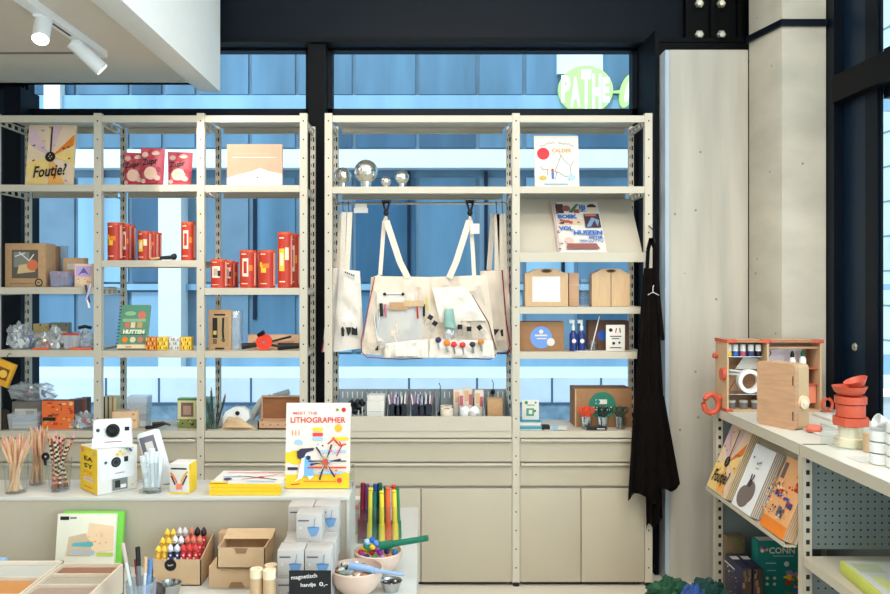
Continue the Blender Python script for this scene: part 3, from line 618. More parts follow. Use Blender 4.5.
cardbox('tan patterned pack at the back of the third left shelf', 33, 48, 324, z3, c_(186, 160, 110), 4.52, .05, lambda b: scatter(b, 2, 12, .05, .05, .95, .95, [INK, YEL, c_(120, 110, 60)], .03, .07))
cardbox('olive patterned pack at the back of the third left shelf', 49, 68, 323, z3, c_(120, 120, 96), 4.53, .05, lambda b: scatter(b, 9, 14, .05, .05, .95, .95, [INK, CREAM], .03, .06))
open_tub('plastic_tub', 'clear tub with a red rim full of coloured pens', X(73.5, 4.37), 4.37, z3, .085, .07, .085, BAGP)
MB(c_(190, 60, 50)).box(X(65, 4.37), X(82, 4.37), 4.335, 4.338, z3 + .078, z3 + .088).build('rim', bpy.data.objects['plastic_tub.001'], True)
for k in range(6):
    m = (c_(230, 110, 70), BLU, c_(170, 60, 60), ORG, c_(200, 90, 60), DPUR)[k]; x = X(67 + k * 2.6, 4.37)
    tag(MB(m).tube([(x, 4.365 + .004 * (k % 3), z3 + .004), (x + .012 * (k - 2.5) * .4, 4.37 + .004 * (k % 3), z3 + .095)], .004).build('felt_pen'), '%s felt pen in the red rimmed clear tub' % ('orange', 'blue', 'dark red', 'yellow orange', 'rust', 'violet')[k], 'pen', 'pens in the red rimmed tub')
tag(MB(INK).tube([(X(76, 4.4), 4.43, z3 + .112), (X(82, 4.4), 4.44, z3 + .12), (X(87, 4.4), 4.46, z3 + .11)], .009).tube([(X(82, 4.4), 4.44, z3 + .11), (X(82, 4.4), 4.45, z3 + .001)], .006, LGREY).build('tape_roller'), 'dark handled roller behind the red rimmed tub', 'roller')
for i, (a, c) in enumerate(((34, 49), (70, 93))):
    tag(MB(c_(230, 96, 66)).box(X(a, 4.32), X(c, 4.32), 4.305, 4.325, z3 + .001, z3 + .012).rect(.1, .1, .2, .2, WPAPER).build('shelf_label'), ('short', 'long')[i] + ' orange label strip lying on the front of the third left shelf', 'label')
# yellow pack hanging at the far left edge
yp = thing('hanging_pack', 'yellow pack hanging tilted at the far left edge of the picture', 'pack', (X(5, 4.24), 4.22, Z(388, 4.24)))
b = MB(mat('yellow_card', (226, 164, 40), .6)); b.M = Matrix.Translation((X(5, 4.24), 4.22, Z(373, 4.24))) @ Matrix.Rotation(R(22), 4, 'Y')
b.box(-.062, .045, 0, .03, -.065, .062, None, .003); b.frame(-.062, -.065, .107, .127, 0); b.rect(.3, .25, .85, .75, c_(120, 70, 30)); b.disc(.6, .5, .2, c_(240, 190, 70)); b.build('carton', yp, True)
MB(INK).tube([(X(4, 4.24), 4.24, Z(362, 4.24)), (X(6, 4.24), 4.27, Z(354, 4.24)), (X(6, 4.24), 4.294, Z(355, 4.24))], .002).build('cord', yp, True)
# bottom of bay A
open_tub('plastic_tub', 'clear plastic tub with white trays at the lower left', X(26, 4.36), 4.37, z4, .165, .1, .085, BAGP)
for i in range(3): tag(MB((LGREY, WHITE, LBL)[i]).box(X(15, 4.37), X(37, 4.37), 4.34, 4.40, z4 + .006 + i * .02, z4 + .022 + i * .02, None, .002).build('flat_box'), ('bottom', 'middle', 'top')[i] + ' one of the three flat boxes in the lower left clear tub', 'box', 'flat boxes in the lower left tub')
cardbox('grey card box stacked behind the lower left clear tub', 12, 40, 402, z4, c_(120, 112, 104), 4.48, .09, lambda b: (b.rect(.1, .3, .9, .7, WPAPER), b.rect(.5, .35, .8, .6, KRAFTD)))
bag('clear bag with red brown contents on the grey card box', 33, 385, 401, 42, Z(402, 4.47) + .001, 4.51, [c_(150, 80, 60), WHITE, c_(70, 90, 120)], 21)
def a_or(b):
    b.rect(0, 0, 1, 1, c_(232, 110, 50)); scatter(b, 5, 26, .06, .06, .94, .94, [c_(120, 50, 40), c_(246, 160, 60), c_(200, 60, 40), c_(230, 200, 150)], .03, .08); b.rect(.05, .3, .45, .42, INK)
cardbox('orange and red printed game box on the lower left shelf', 42, 74, 401, z4, c_(90, 60, 50), 4.36, .06, a_or)
for i, (a, c, m) in enumerate(((67, 78, c_(110, 70, 60)), (74, 84, c_(130, 80, 60)), (80, 88, c_(80, 60, 60)))):
    cardbox('%s dark red box in the row behind the orange game box' % ('nearest', 'middle', 'farthest')[i], a, c, 400 - i, z4, m, 4.46 + i * .055, .045, group='dark red boxes behind the orange game box')
bag('clear bag with red and white sweets beside the orange game box', 84, 414, 430, 20, z4, 4.36, [RED, WHITE, LBL], 31)
# dark rounded thing at the far left
tag(MB(mat('dark_brown_felt', (52, 40, 34), .9)).lathe([(.026, 0), (.032, .02), (.03, .06), (.02, .1), (.001, .11)], c=(X(4.5, 4.36), 4.36, z4 + .001)).build('felt_bell'), 'dark brown rounded ornament at the far left of the lower shelf', 'ornament')
# ---------------------------------------------------------------- bay B
def chips(label, px, w_, h, Y, zs, seed, rz=0, rot=0):
    t = thing('snack_bag', label, 'snack bag', (X(px, Y), Y, zs + .001), rz, 'red snack bags on the top shelf'); b = MB(mat('snack_foil_red', (214, 92, 104), .35, var=.05))
    soft(b, ((-w_ * .48, h), (w_ * .5, h * .97), (w_ * .42, 0), (-w_ * .46, 0)), .02, .05, .008, seed, 12, 12); b.build('foil_bag', t)
    # printed patches follow the bulge
    a = MB(mat('snack_cream', (232, 186, 172), .4, var=.04)); RDK = mat('snack_dark_red', (176, 44, 62), .35)
    def y_at(x): return .02 - .027 * max(.05, math.cos(x / (w_ / 2) * 1.3)) - .012
    def patch(cx, cz, rx, rz_, m, n=14, dy=0):
        cen = (cx, y_at(cx) - dy, cz); V = [cen]
        for k in range(n): an = 2 * math.pi * k / n; x, z = cx + rx * math.cos(an), cz + rz_ * math.sin(an); V.append((x, y_at(x) - dy, z))
        a.add(V, [(0, k + 1, (k + 1) % n + 1) for k in range(n)], m)
    patch(0, h * .32, w_ * .27, h * .17, a.dm); patch(-w_ * .22, h * .8, w_ * .14, h * .07, a.dm); patch(w_ * .2, h * .84, w_ * .15, h * .06, a.dm); patch(0, h * .1, w_ * .3, h * .05, RDK); patch(.01, h * .9, w_ * .12, h * .05, RDK); patch(-w_ * .3, h * .45, w_ * .1, h * .08, RDK); patch(w_ * .3, h * .42, w_ * .09, h * .07, RDK); patch(-w_ * .3, h * .12, w_ * .1, h * .06, a.dm); patch(w_ * .05, h * .72, w_ * .1, h * .04, RDK); patch(-w_ * .02, h * .33, w_ * .14, h * .09, mat('snack_tan', (232, 190, 150), .4)); patch(w_ * .25, h * .2, w_ * .12, h * .07, a.dm, dy=.0005)
    a.frame(-w_ / 2, 0, w_, h, y_at(0) + .002); a.text('Zupr', .47, .6, .66, INK, h=.2, bold=.03, shear=.15, rot=8); a.build('print', t); return t
chips('leftmost of the three red snack bags', 134, .135, .195, 4.42, z1, 3)
chips('middle and tallest of the three red snack bags', 151.5, .135, .21, 4.36, z1, 8)
chips('rightmost of the three red snack bags', 179, .14, .19, 4.37, z1, 15)
TINM = mat('red_tin_print', (190, 56, 34), .4, var=.03)
def tin(label, px, wpx, pt, zs, Y, k, group):
    r_ = wpx * Y / F / 2; h = Z(pt, Y) - zs; t = thing('tin_canister', label, 'tin', (X(px, Y), Y, zs + .001), 0, group)
    b = MB(TINM); b.lathe([(r_, 0), (r_, h - .006)], seg=24); b.L = 0
    def wrap(u0, v0, u1, v1, m, lay=1):   # u = angle in degrees from the front, v = 0..1
        V = []; n = 6
        for i in range(n + 1):
            a = R(-90 + u0 + (u1 - u0) * i / n); rr_ = r_ + .0004 * lay
            V += [(rr_ * math.cos(a), rr_ * math.sin(a), v0 * h), (rr_ * math.cos(a), rr_ * math.sin(a), v1 * h)]
        b.add(V, [(2 * i, 2 * i + 2, 2 * i + 3, 2 * i + 1) for i in range(n)], m)
    Y_, W_ = c_(246, 196, 60), c_(248, 226, 200)
    if k == 0: wrap(-35, .4, 5, .6, Y_); wrap(-20, .52, 25, .64, ORG, 2); wrap(-45, .56, -25, .68, Y_, 2)
    if k == 1: wrap(-30, .3, 14, .78, W_); wrap(-20, .38, 4, .7, TINM, 2); wrap(20, .45, 45, .6, ORG)
    if k == 2: wrap(-40, .35, 20, .75, W_); wrap(-25, .42, 5, .68, c_(190, 170, 150), 2); wrap(5, .4, 25, .6, INK, 2)
    if k == 3: wrap(-40, .3, 5, .7, Y_); wrap(-30, .4, -5, .62, W_, 2); wrap(10, .5, 40, .72, c_(246, 226, 190))
    wrap(-40, .88, 0, .905, W_); wrap(-40, .1, 10, .12, W_); wrap(60, .06, 100, .94, c_(240, 170, 150))
    b.build('tin_body', t); MB(mat('red_tin_lid', (216, 84, 44), .35)).lathe([(r_ + .001, h - .014), (r_ + .001, h), (r_ - .003, h), (r_ - .004, h - .003), (.0001, h - .003)], seg=24).build('lid', t); return t
zB = SB[1]; gB, gC = 'red tins on the second shelf of the middle bay', 'red tins on the second shelf of the right bay'
for px, wp, pt, Y, k, lb in ((115, 14, 223, 4.36, 0, 'tall red tin with a yellow flame at the left end of the middle bay'), (126.5, 9, 224, 4.44, 1, 'tall red tin directly behind the flame tin'), (131, 9, 226, 4.52, 2, 'tall red tin farthest back of the row of three'),
        (144.5, 13, 231.5, 4.37, 3, 'short red tin with yellow figure in the middle bay'), (153, 10, 232, 4.43, 0, 'short red tin behind the yellow figure tin'), (157.5, 8, 233, 4.5, 2, 'short red tin with dark print farthest back in the middle bay'), (188.5, 14, 222.5, 4.37, 1, 'tall red tin with white frame print alone by the post')):
    tin(lb, px, wp, pt, zB, Y, k, gB)
br = thing('wooden_brush', 'small wooden handled brush with a dark tuft lying between red tins', 'brush', (X(163, 4.33), 4.33, zB + .001))
b = MB(WOODP); b.tube([(X(151, 4.33), 4.33, zB + .008), (X(163, 4.33), 4.33, zB + .016)], .006); b.build('handle', br, True)
b = MB(INK); b.tube([(X(160, 4.33), 4.33, zB + .014), (X(173, 4.33), 4.335, zB + .017)], .009, r1=.012); b.ball((X(173.5, 4.33), 4.335, zB + .02), .018, seg=10, nz=.3); b.build('tuft', br, True)
t = book('green spiral bound picture book leaning on the third shelf of the middle bay', 117, 146, 306.5, SB[2], art_hutten, c_(96, 150, 122), Y=4.36, th=.02, lean=16)
b = MB(c_(40, 60, 60)); hh = (Z(306.5, 4.36) - SB[2]) / math.cos(R(16)); ww = 29 * 4.36 / F
for k in range(13): b.tube([(-ww / 2 + .004, -.004, .012 + k * hh / 13), (-ww / 2 - .012, .006, .012 + k * hh / 13), (-ww / 2 + .004, .018, .012 + k * hh / 13)], .0022, seg=5)
b.build('spiral_binding', t)
for i in range(4):
    for j in range(3):
        x = 151.5 + i * 11.6; cols = ((ORG, YEL), (YEL, c_(200, 150, 60)), (LGREY, c_(90, 110, 130)), (YEL, ORG))[i]
        t = thing('matchbox', '%s small patterned box, %s column of the stacks beside the green book' % (('lowest', 'middle', 'top')[j], ('first', 'second', 'third', 'fourth')[i]), 'box', (X(x + .3, 4.36), 4.345, SB[2] + .001 + j * .0232), 0, 'small patterned boxes beside the green book')
        b = MB(cols[0]); b.box(-.029, .029, 0, .05, 0, .0225, None, .001); b.frame(-.029, 0, .058, .0225)
        for q_ in range(5): b.rect(.06 + q_ * .19, .2, .14 + q_ * .19, .8, (cols[1], INK, WPAPER)[(q_ + j) % 3])
        b.build('sleeve', t)
# bottom of bay B
cardbox('kraft box behind the white camera on the lower shelf', 112, 137, 412, z4, c_(226, 190, 150), 4.36, .09, lambda b: (b.disc(.85, .85, .05, ORG), b.disc(.9, .5, .05, ORG)))
cardbox('tan box with dark spines behind the shelf post', 102, 116, 397, z4, c_(196, 180, 140), 4.47, .06, lambda b: [b.rect(.1 + k * .3, .0, .22 + k * .3, 1, (INK, c_(60, 90, 90), KRAFTD)[k]) for k in range(3)])
b = MB(BAGP); open_tub('plastic_tub', 'tall clear container standing beside the kraft box', X(139, 4.42), 4.43, z4, .11, .09, .17, BAGP)
for i in range(3): tag(MB((WHITE, c_(70, 90, 110), LGREY)[i]).box(X(131, 4.42), X(147, 4.42), 4.40, 4.46, z4 + .006 + i * .035, z4 + .036 + i * .035, None, .002).build('folded_bag'), ('lowest white', 'middle slate', 'top pale grey')[i] + ' packet inside the tall clear container', 'packet', 'packets in the tall clear container')
tl_ = thing('cutting_tool', 'pair of black cutting tools lying on the lower shelf', 'tool', (X(160, 4.35), 4.35, z4 + .001))
b = MB(BLK); b.tube([(X(146, 4.35), 4.35, z4 + .01), (X(157, 4.35), 4.34, z4 + .016), (X(166, 4.35), 4.36, z4 + .03)], .01, r1=.006); b.tube([(X(153, 4.35), 4.34, z4 + .03), (X(163, 4.35), 4.35, z4 + .036), (X(170, 4.35), 4.36, z4 + .02)], .009, r1=.005); b.build('grip', tl_, True)
MB(STEEL).tube([(X(165, 4.35), 4.36, z4 + .03), (X(176, 4.35), 4.37, z4 + .04)], .004, r1=.001).build('blade', tl_, True)
cardbox('green framed picture box beside the post on the lower shelf', 177.5, 197, 398.5, z4, c_(206, 200, 150), 4.38, .04, lambda b: (b.rect(.0, .93, 1, 1, GRN), b.rect(.18, .38, .82, .86, c_(120, 90, 80)), b.rect(.3, .45, .7, .75, c_(170, 140, 120)), b.rect(0, 0, 1, .3, c_(120, 130, 70)), scatter(b, 3, 9, .05, .03, .95, .27, [CREAM, INK], .03, .07)))
# ---------------------------------------------------------------- bay C
def a_pink(b):
    b.rect(0, .2, 1, 1, c_(230, 158, 132)); b.poly([(0, 0), (0, .2), (.2, .28), (.45, .36), (.6, .44), (.75, .36), (1, .3), (1, 0)], c_(248, 240, 232)); b.rect(.15, .78, .8, .795, c_(226, 172, 150)); b.rect(.1, .68, .88, .7, c_(244, 214, 196)); b.disc(.55, .22, .015, INK); b.stroke([(.25, 0), (.4, .08)], .008, c_(200, 160, 140)); b.stroke([(.55, .2), (.62, .15)], .006, INK)
cardbox('pink and white flat poster box on the top shelf', 227, 282, 144.5, SC_[0], c_(236, 200, 182), 4.37, .03, a_pink)
zC = SC_[1]
for px, wp, pt, Y, k, lb in ((219, 16, 259.5, 4.36, 2, 'short red tin with a white face print at the left of the right bay'), (230, 9, 261, 4.44, 2, 'short red tin with dark print behind the white face tin'), (234.5, 8, 262, 4.52, 1, 'short red tin farthest back beside the white face tin'),
        (248, 16, 250.5, 4.36, 1, 'red tin with a white frame print in the right bay'), (254.5, 8, 252, 4.5, 2, 'red tin half hidden behind the white frame tin'), (267, 16.5, 250.5, 4.36, 0, 'red tin with a yellow splash in the right bay'),
        (285, 14.5, 232.5, 4.36, 3, 'tallest red tin near the right post'), (294, 11, 234, 4.43, 1, 'tall red tin against the right post')):
    tin(lb, px, wp, pt, zC, Y, k, gC)
zc3 = SC_[2]
def a_tool(b):
    b.rect(.1, .1, .9, .82, c_(170, 140, 100)); b.rect(.18, .3, .4, .8, INK); b.rect(.22, .38, .36, .48, c_(200, 170, 90)); b.rect(.2, .15, .38, .28, c_(120, 80, 50)); b.stroke([(.66, .8), (.64, .45), (.68, .2)], .09, INK); b.disc(.66, .25, .08, c_(90, 70, 60)); b.rect(.25, .86, .75, .9, INK); b.rect(.3, .02, .7, .06, INK)
cardbox('kraft tool set with two dark tools in a window', 208.5, 231, 310, zc3, KRAFT, 4.35, .03, a_tool)
tag(MB(BAGP).box(X(231.5, 4.37), X(240, 4.37), 4.36, 4.44, zc3 + .001, Z(311, 4.37), None, .002).build('clear_sleeve'), 'clear plastic sleeve box next to the kraft tool set', 'sleeve')
cardbox('long low kraft box behind the red winder', 248, 299, 335, zc3, c_(222, 176, 140), 4.42, .06, lambda b: b.rect(.1, .4, .9, .55, c_(190, 140, 110)))
wd = thing('hand_drill', 'black and red hand tool with a round red disc lying on the third shelf', 'tool', (X(270, 4.34), 4.34, zc3 + .001))
b = MB(c_(226, 60, 40)); b.tube([(X(264, 4.34), 4.35, zc3 + .045), (X(264, 4.34), 4.338, zc3 + .045)], .044, seg=24); b.build('disc', wd, True)
b = MB(BLK); b.tube([(X(242, 4.34), 4.34, zc3 + .022), (X(256, 4.34), 4.345, zc3 + .03)], .018, r1=.012, seg=10); b.tube([(X(256, 4.34), 4.345, zc3 + .03), (X(262, 4.34), 4.35, zc3 + .04)], .007); b.tube([(X(266, 4.34), 4.35, zc3 + .04), (X(291, 4.34), 4.35, zc3 + .075)], .006); b.tube([(X(258, 4.34), 4.345, zc3 + .08), (X(264, 4.34), 4.335, zc3 + .1)], .012)
b.tube([(X(278, 4.34), 4.345, zc3 + .02), (X(299, 4.34), 4.345, zc3 + .025)], .02, r1=.015, seg=10); b.tube([(X(268, 4.34), 4.35, zc3 + .03), (X(279, 4.34), 4.345, zc3 + .022)], .007); b.build('grip', wd, True)
MB(STEEL).tube([(X(264, 4.34), 4.334, zc3 + .045), (X(264, 4.34), 4.337, zc3 + .045)], .008).build('hub', wd, True)
# bottom of bay C
def jar(label, px, Y, zs, r_, h, m=CLEAR, name='glass_jar', cat='jar', taper=1.0):
    t = thing(name, label, cat, (X(px, Y), Y, zs + .001)); MB(m).lathe([(.0001, 0), (r_ * taper, 0), (r_, h), (r_ - .002, h), (r_ * taper - .002, .004), (.0001, .004)], seg=20).build('glass_body', t); return t
jar('clear jar of dark paint brushes on the lower shelf', 215, 4.38, z4, .042, .1)
rnd = random.Random(5)
for k in range(9):
    a = rnd.uniform(-.9, .9); x = X(215, 4.38); t = thing('paint_brush', 'dark paint brush standing in the clear jar of the lower shelf', 'brush', (x, 4.38, z4 + .006), 0, 'paint brushes in the clear jar'); y = rnd.uniform(-.02, .02)
    h = rnd.uniform(.15, .235); m = rnd.choice((INK, c_(40, 70, 60), c_(90, 40, 40), c_(60, 60, 70)))
    MB(m).tube([(a * .015, y, 0), (a * .075, y * 1.6, h * .8)], .0035, seg=6).build('handle', t); MB(c_(110, 90, 70)).tube([(a * .075, y * 1.6, h * .8), (a * .088, y * 1.8, h)], .005, r1=.0015, seg=6).build('bristles', t)
tag(MB(glassmat('green_clear', (.25, .62, .5), .2, .05, white=.1)).box(X(203, 4.5), X(214, 4.5), 4.47, 4.53, z4 + .001, Z(397, 4.5), None, .002).build('green_bottle'), 'green translucent box behind the jar of paint brushes', 'box')
wm = thing('tape_dispenser', 'white rounded tape dispenser with a dark hub on the lower shelf', 'dispenser', (X(237, 4.42), 4.42, z4))
b = MB(WHITE); out = [(X(222, 4.42), z4 + .045), (X(226, 4.42), z4 + .085), (X(234, 4.42), z4 + .11), (X(243, 4.42), z4 + .112), (X(249, 4.42), z4 + .09), (X(250, 4.42), z4 + .05), (X(244, 4.42), z4 + .02), (X(232, 4.42), z4 + .001), (X(225, 4.42), z4 + .001)]
b.prism(out, 4.41, 4.45); b.build('shell', wm, True); b = MB(INK); b.tube([(X(238, 4.42), 4.409, z4 + .078), (X(238, 4.42), 4.404, z4 + .078)], .012, seg=14); b.build('hub', wm, True)
b = MB(KRAFTL); soft(b, ((X(228, 4.35), z4 + .07), (X(240, 4.35), z4 + .06), (X(256, 4.35), z4 + .003), (X(221, 4.35), z4 + .003)), 4.35, .05, .012, 4, 8, 6); tag(b.build('folded_paper_bag'), 'crumpled tan paper bag in front of the white dispenser', 'bag')
for k in range(2):
    b = MB((LGREY, c_(180, 190, 200))[k]); b.tube([(X(250 + k * 8, 4.52), 4.56, z4 + .03), (X(262 + k * 12, 4.52), 4.50 + .06 * k, z4 + .13 + k * .02), (X(272 + k * 16, 4.52), 4.50 + .06 * k, z4 + .155 + k * .02)], .022, r1=.016, seg=12)
    tag(b.build('fabric_roll'), ('pale grey', 'blue grey')[k] + ' rolled object leaning behind the open wooden box', 'roll')
wb = thing('wooden_case', 'open brown wooden box with raised lid on the lower shelf', 'box', (X(280, 4.38), 4.40, z4 + .001))
b = MB(WOOD); x0, x1 = X(258.5, 4.36), X(300.5, 4.36); b.box(x0, x1, 4.34, 4.348, z4 + .001, z4 + .045); b.box(x0, x1, 4.43, 4.438, z4 + .001, z4 + .045); b.box(x0, x0 + .008, 4.34, 4.438, z4 + .001, z4 + .045); b.box(x1 - .008, x1, 4.34, 4.438, z4 + .001, z4 + .045); b.box(x0, x1, 4.34, 4.438, z4 + .001, z4 + .008)
b.frame(x0, z4, x1 - x0, .045, 4.34); [b.disc(.12 + k * .18, .6, .02, WOODD) for k in range(5)]; b.build('tray', wb, True)
b = MB(WOODD); b.box(x0 + .004, x1, 4.445, 4.452, z4 + .03, Z(397, 4.44)); b.box(x0, x0 + .008, 4.43, 4.452, z4 + .03, Z(397, 4.44), WOOD); b.box(x0, x1, 4.43, 4.452, Z(397, 4.44), Z(397, 4.44) + .008, WOOD); b.build('lid', wb, True)
# ================================================================ RIGHT RACK
zD = SD[0]
for px, r_, Y, pc, lb in ((342.8, 8.6, 4.5, 176, 'smallish mirror bulb at the left end beside the post'), (366, 11.8, 4.42, 171.5, 'largest mirror globe bulb on the top shelf'), (386, 5.2, 4.4, 181.5, 'smallest mirror bulb right of the largest one'), (402, 7, 4.4, 177.5, 'mirror bulb at the right end of the four')):
    r = r_ * Y / F; zc = Z(pc, Y); t = thing('mirror_bulb', lb, 'light bulb', (X(px, Y), Y, zD + .001), 0, 'mirror bulbs on the top shelf of the wide bay'); hc = zc - zD - .001
    prof = [(r * .42, .0)] + [(r * .45, max(.001, (hc - r * .95) * .6))]
    for k in range(13):
        a = R(-62 + k * 152 / 12); prof.append((max(.0001, r * math.cos(a)), hc + r * math.sin(a)))
    MB(CHROME).lathe(prof, seg=28).build('globe', t); MB(STEEL).lathe([(r * .46, 0), (r * .46, .004), (r * .3, .004)], seg=20).build('socket_cap', t)
# hanging rail, hooks, bags
zr = Z(203.5, 4.45)
MBR = thing('hanging_rail', 'thin steel rail under the top shelf that carries the canvas bags', 'rail', ((posts_r[0] + posts_r[1]) / 2, 4.45, zr))
MB(STEEL).tube([(posts_r[0] + .02, 4.45, zr), (posts_r[1] - .02, 4.45, zr)], .007).build('bar', MBR, True)
for x in (posts_r[0] + .03, posts_r[1] - .03): MB(STEEL).box(x - .004, x + .004, 4.44, 4.46, zr, SD[0] - .003).build('hanger', MBR, True)
tag(MB(WPAPER).box(X(354, 4.44), X(368, 4.44), 4.436, 4.438, Z(213, 4.44), Z(208, 4.44)).add([(X(355, 4.44), 4.438, Z(208, 4.44)), (X(367, 4.44), 4.438, Z(208, 4.44)), (X(367, 4.44), 4.444, zr), (X(355, 4.44), 4.444, zr)], [(0, 1, 2, 3)]).build('paper_tag'), 'small pale paper tag taped to the hanging rail', 'tag')
for px, lb in ((386, 'left'), (470, 'right')):
    t = thing('black_clip', '%s black strap clip on the rail holding the handles of the large canvas bag' % lb, 'clip', (X(px, 4.42), 4.43, Z(222, 4.42)))
    b = MB(BLK); x = X(px, 4.42)
    b.tube([(x - .02, 4.43, zr + .012), (x - .004, 4.425, zr - .04), (x + .004, 4.425, zr - .075)], .006); b.tube([(x + .022, 4.43, zr + .012), (x + .006, 4.43, zr - .04), (x, 4.43, zr - .075)], .006); b.box(x - .024, x + .026, 4.437, 4.463, zr + .007, zr + .018); b.ball((x, 4.425, zr - .055), .016, seg=10)
    b.build('strap', t, True)
for px, lb in ((343, 'two left hand bags, outer'), (348.5, 'two left hand bags, inner'), (496, 'right hand bags, inner'), (502, 'right hand bags, outer')):
    x = X(px, 4.45); tag(MB(BLK).tube([(x, 4.462, zr - .005), (x, 4.458, zr + .013), (x, 4.442, zr + .013), (x, 4.438, zr - .01), (x + .002, 4.442, zr - .045), (x + .004, 4.456, zr - .055), (x + .006, 4.462, zr - .04)], .0022, seg=6).build('hook'), 'thin black wire hook on the rail above the %s' % lb, 'hook', None)
def strap(b, pts, wd, m=None, Y=4.36):
    """flat canvas webbing through x,z points"""
    for (x0, z0), (x1, z1) in zip(pts, pts[1:]):
        dx, dz = x1 - x0, z1 - z0; l = math.hypot(dx, dz); nx, nz = -dz / l * wd / 2, dx / l * wd / 2
        V = [(x0 + nx, z0 + nz), (x1 + nx, z1 + nz), (x1 - nx, z1 - nz), (x0 - nx, z0 - nz)]
        b.prism(V, Y - .0015, Y + .0015, m)
    return b
PIP = c_(150, 50, 56, .8)
Yb = 4.36
def P(px, py, Y=Yb): return (X(px, Y), Z(py, Y))
bg_ = thing('tool_tote_bag', 'large natural canvas tote hung open with pockets full of craft tools', 'tote bag', (X(429), Yb, Z(358, Yb)), 0)
b = MB(CANVASB)
soft(b, (P(374, 276), P(430, 277), P(431, 358), P(361, 354)), Yb, .035, .045, 3, 22, 16); soft(b, (P(429, 277), P(487, 275), P(497, 356), P(429, 358)), Yb + .002, .035, .045, 9, 22, 16)
soft(b, (P(371, 277, Yb + .06), P(484, 278, Yb + .06), P(492, 354, Yb + .06), P(366, 353, Yb + .06)), Yb + .06, .02, .012, 5, 20, 12)
b.build('bag_body', bg_, True)
b = MB(PIP); Yp = Yb - .018
b.tube([(P(375, 277)[0], Yp, P(375, 277)[1]), (P(368, 310)[0], Yp, P(368, 310)[1]), (P(361.5, 340)[0], Yp, P(361, 340)[1]), (P(362, 352)[0], Yp, P(362, 352)[1]), (P(367, 357)[0], Yp, P(367, 357)[1]), (P(400, 359)[0], Yp, P(400, 359)[1]), (P(422, 358)[0], Yp, P(422, 358)[1]), (P(427, 356)[0], Yp, P(427, 356)[1]), (P(460, 358)[0], Yp, P(460, 358)[1]), (P(490, 359)[0], Yp, P(490, 359)[1]), (P(496, 354)[0], Yp, P(496, 354)[1])], .003, seg=6)
b.tube([(P(466, 286)[0], Yp - .01, P(466, 286)[1]), (P(488, 322)[0], Yp - .006, P(488, 322)[1]), (P(496, 350)[0], Yp, P(496, 350)[1])], .0032, c_(96, 40, 36), 6); b.build('piping', bg_, True)
for (p, lb) in ((((374.5, 280), (380, 275), (384, 221)), 0), (((408, 278), (400, 262), (386.5, 221)), 0), (((449, 278), (456, 262), (469, 221)), 1), (((474.5, 278), (473, 250), (471, 221)), 1)):
    b = MB(CANVAS); strap(b, [P(*q, Yb) for q in p], .034 if p[0][0] not in (374.5, 474.5) else .022, Y=Yb + (.02 if p[0][0] in (374.5, 474.5) else -.018)); 
    x, z = P(*p[-1]); b.tube([(x, Yb, z), (X(386 if lb == 0 else 470, 4.42), 4.425, Z(217, 4.42))], .008, seg=6); b.build('handle', bg_, True)
# pockets: left panel
Yk = Yb - .03
NET = glassmat('sheer_pocket_mesh', (.92, .89, .85), .04, .4, fres=False, white=.35)
b = MB(CANVASC); soft(b, (P(378, 309), P(424, 305), P(422, 342), P(380, 348)), Yk, .012, .012, 12, 14, 10, NET); soft(b, (P(386, 343), P(428, 338), P(429, 357), P(384, 357)), Yk - .012, .02, .03, 14, 26, 8, folds=5, fa=.007); b.build('pocket', bg_, True)
b = MB(CANVASC); soft(b, (P(430, 338), P(492, 340), P(494, 357), P(429, 357)), Yk - .014, .02, .03, 17, 30, 8, folds=6, fa=.007); soft(b, (P(432, 288), P(466, 286), P(486, 320), P(440, 322)), Yk - .002, .014, .03, 19, 12, 10, CANVASC); b.build('pocket', bg_, True)
# clipboard in the bag
cbd = thing('clipboard', 'white clipboard with a metal clip standing in the left pocket of the large canvas bag', 'clipboard', (X(395, Yb), Yk, Z(312, Yb)))
b = MB(WPAPER); b.box(X(377, Yb), X(414, Yb), Yk - .006 + .012, Yk + .009, Z(330, Yb), Z(292.5, Yb)); b.build('board', cbd, True); b = MB(STEEL); b.tube([(X(385, Yb), Yk + .003, Z(294, Yb)), (X(403, Yb), Yk + .003, Z(293.5, Yb))], .004); b.build('clip', cbd, True)
b = MB(INK); [b.tube([(X(px, Yb), Yk - .002, Z(294, Yb)), (X(px, Yb), Yk - .006, Z(294, Yb))], .009, seg=10) for px in (385, 403)]; b.build('rivet', cbd, True)
def tube_tool(name, label, cat, p0, p1, r, m, group=None, Y=Yk - .012, tip=None):
    t = thing(name, label, cat, (P(*p1)[0], Y, P(*p1)[1]), 0, group); a, c = P(*p0), P(*p1); b = MB(m); b.tube([(c[0], Y, c[1]), (a[0], Y, a[1])], r); b.build('handle', t, True)
    if tip: d = Vector((a[0] - c[0], 0, a[1] - c[1])).normalized(); MB(tip).tube([(a[0], Y, a[1]), tuple(Vector((a[0], Y, a[1])) + d * .02)], r * .8, r1=r * .4).build('tip', t, True)
    return t
for i, (a, c, r, m, lb) in enumerate((((381.5, 303), (382, 316), .009, INK, 'black grip tool at the left edge of the left pocket'), ((385.5, 304), (386, 316), .006, c_(200, 110, 130), 'pink grip tool beside the black one in the left pocket'), ((417, 305), (418, 318), .005, RED, 'red ended brush in the left pocket'), ((424, 304), (424, 316), .006, INK, 'dark ended brush by the middle fold of the large bag'), ((427, 297), (428, 310), .005, c_(220, 200, 80), 'yellow pencil by the middle fold of the large bag'))):
    tube_tool('craft_tool', lb, 'tool', a, c, r, m)
tag(MB(KRAFT).box(X(390, Yb), X(408, Yb), Yk - .02, Yk - .008, Z(309.5, Yb), Z(302, Yb)).box(X(404, Yb), X(424, Yb), Yk - .022, Yk - .015, Z(306, Yb), Z(300.5, Yb), WOODP).build('wooden_brush'), 'flat tan wooden brush lying across the left pocket', 'brush')
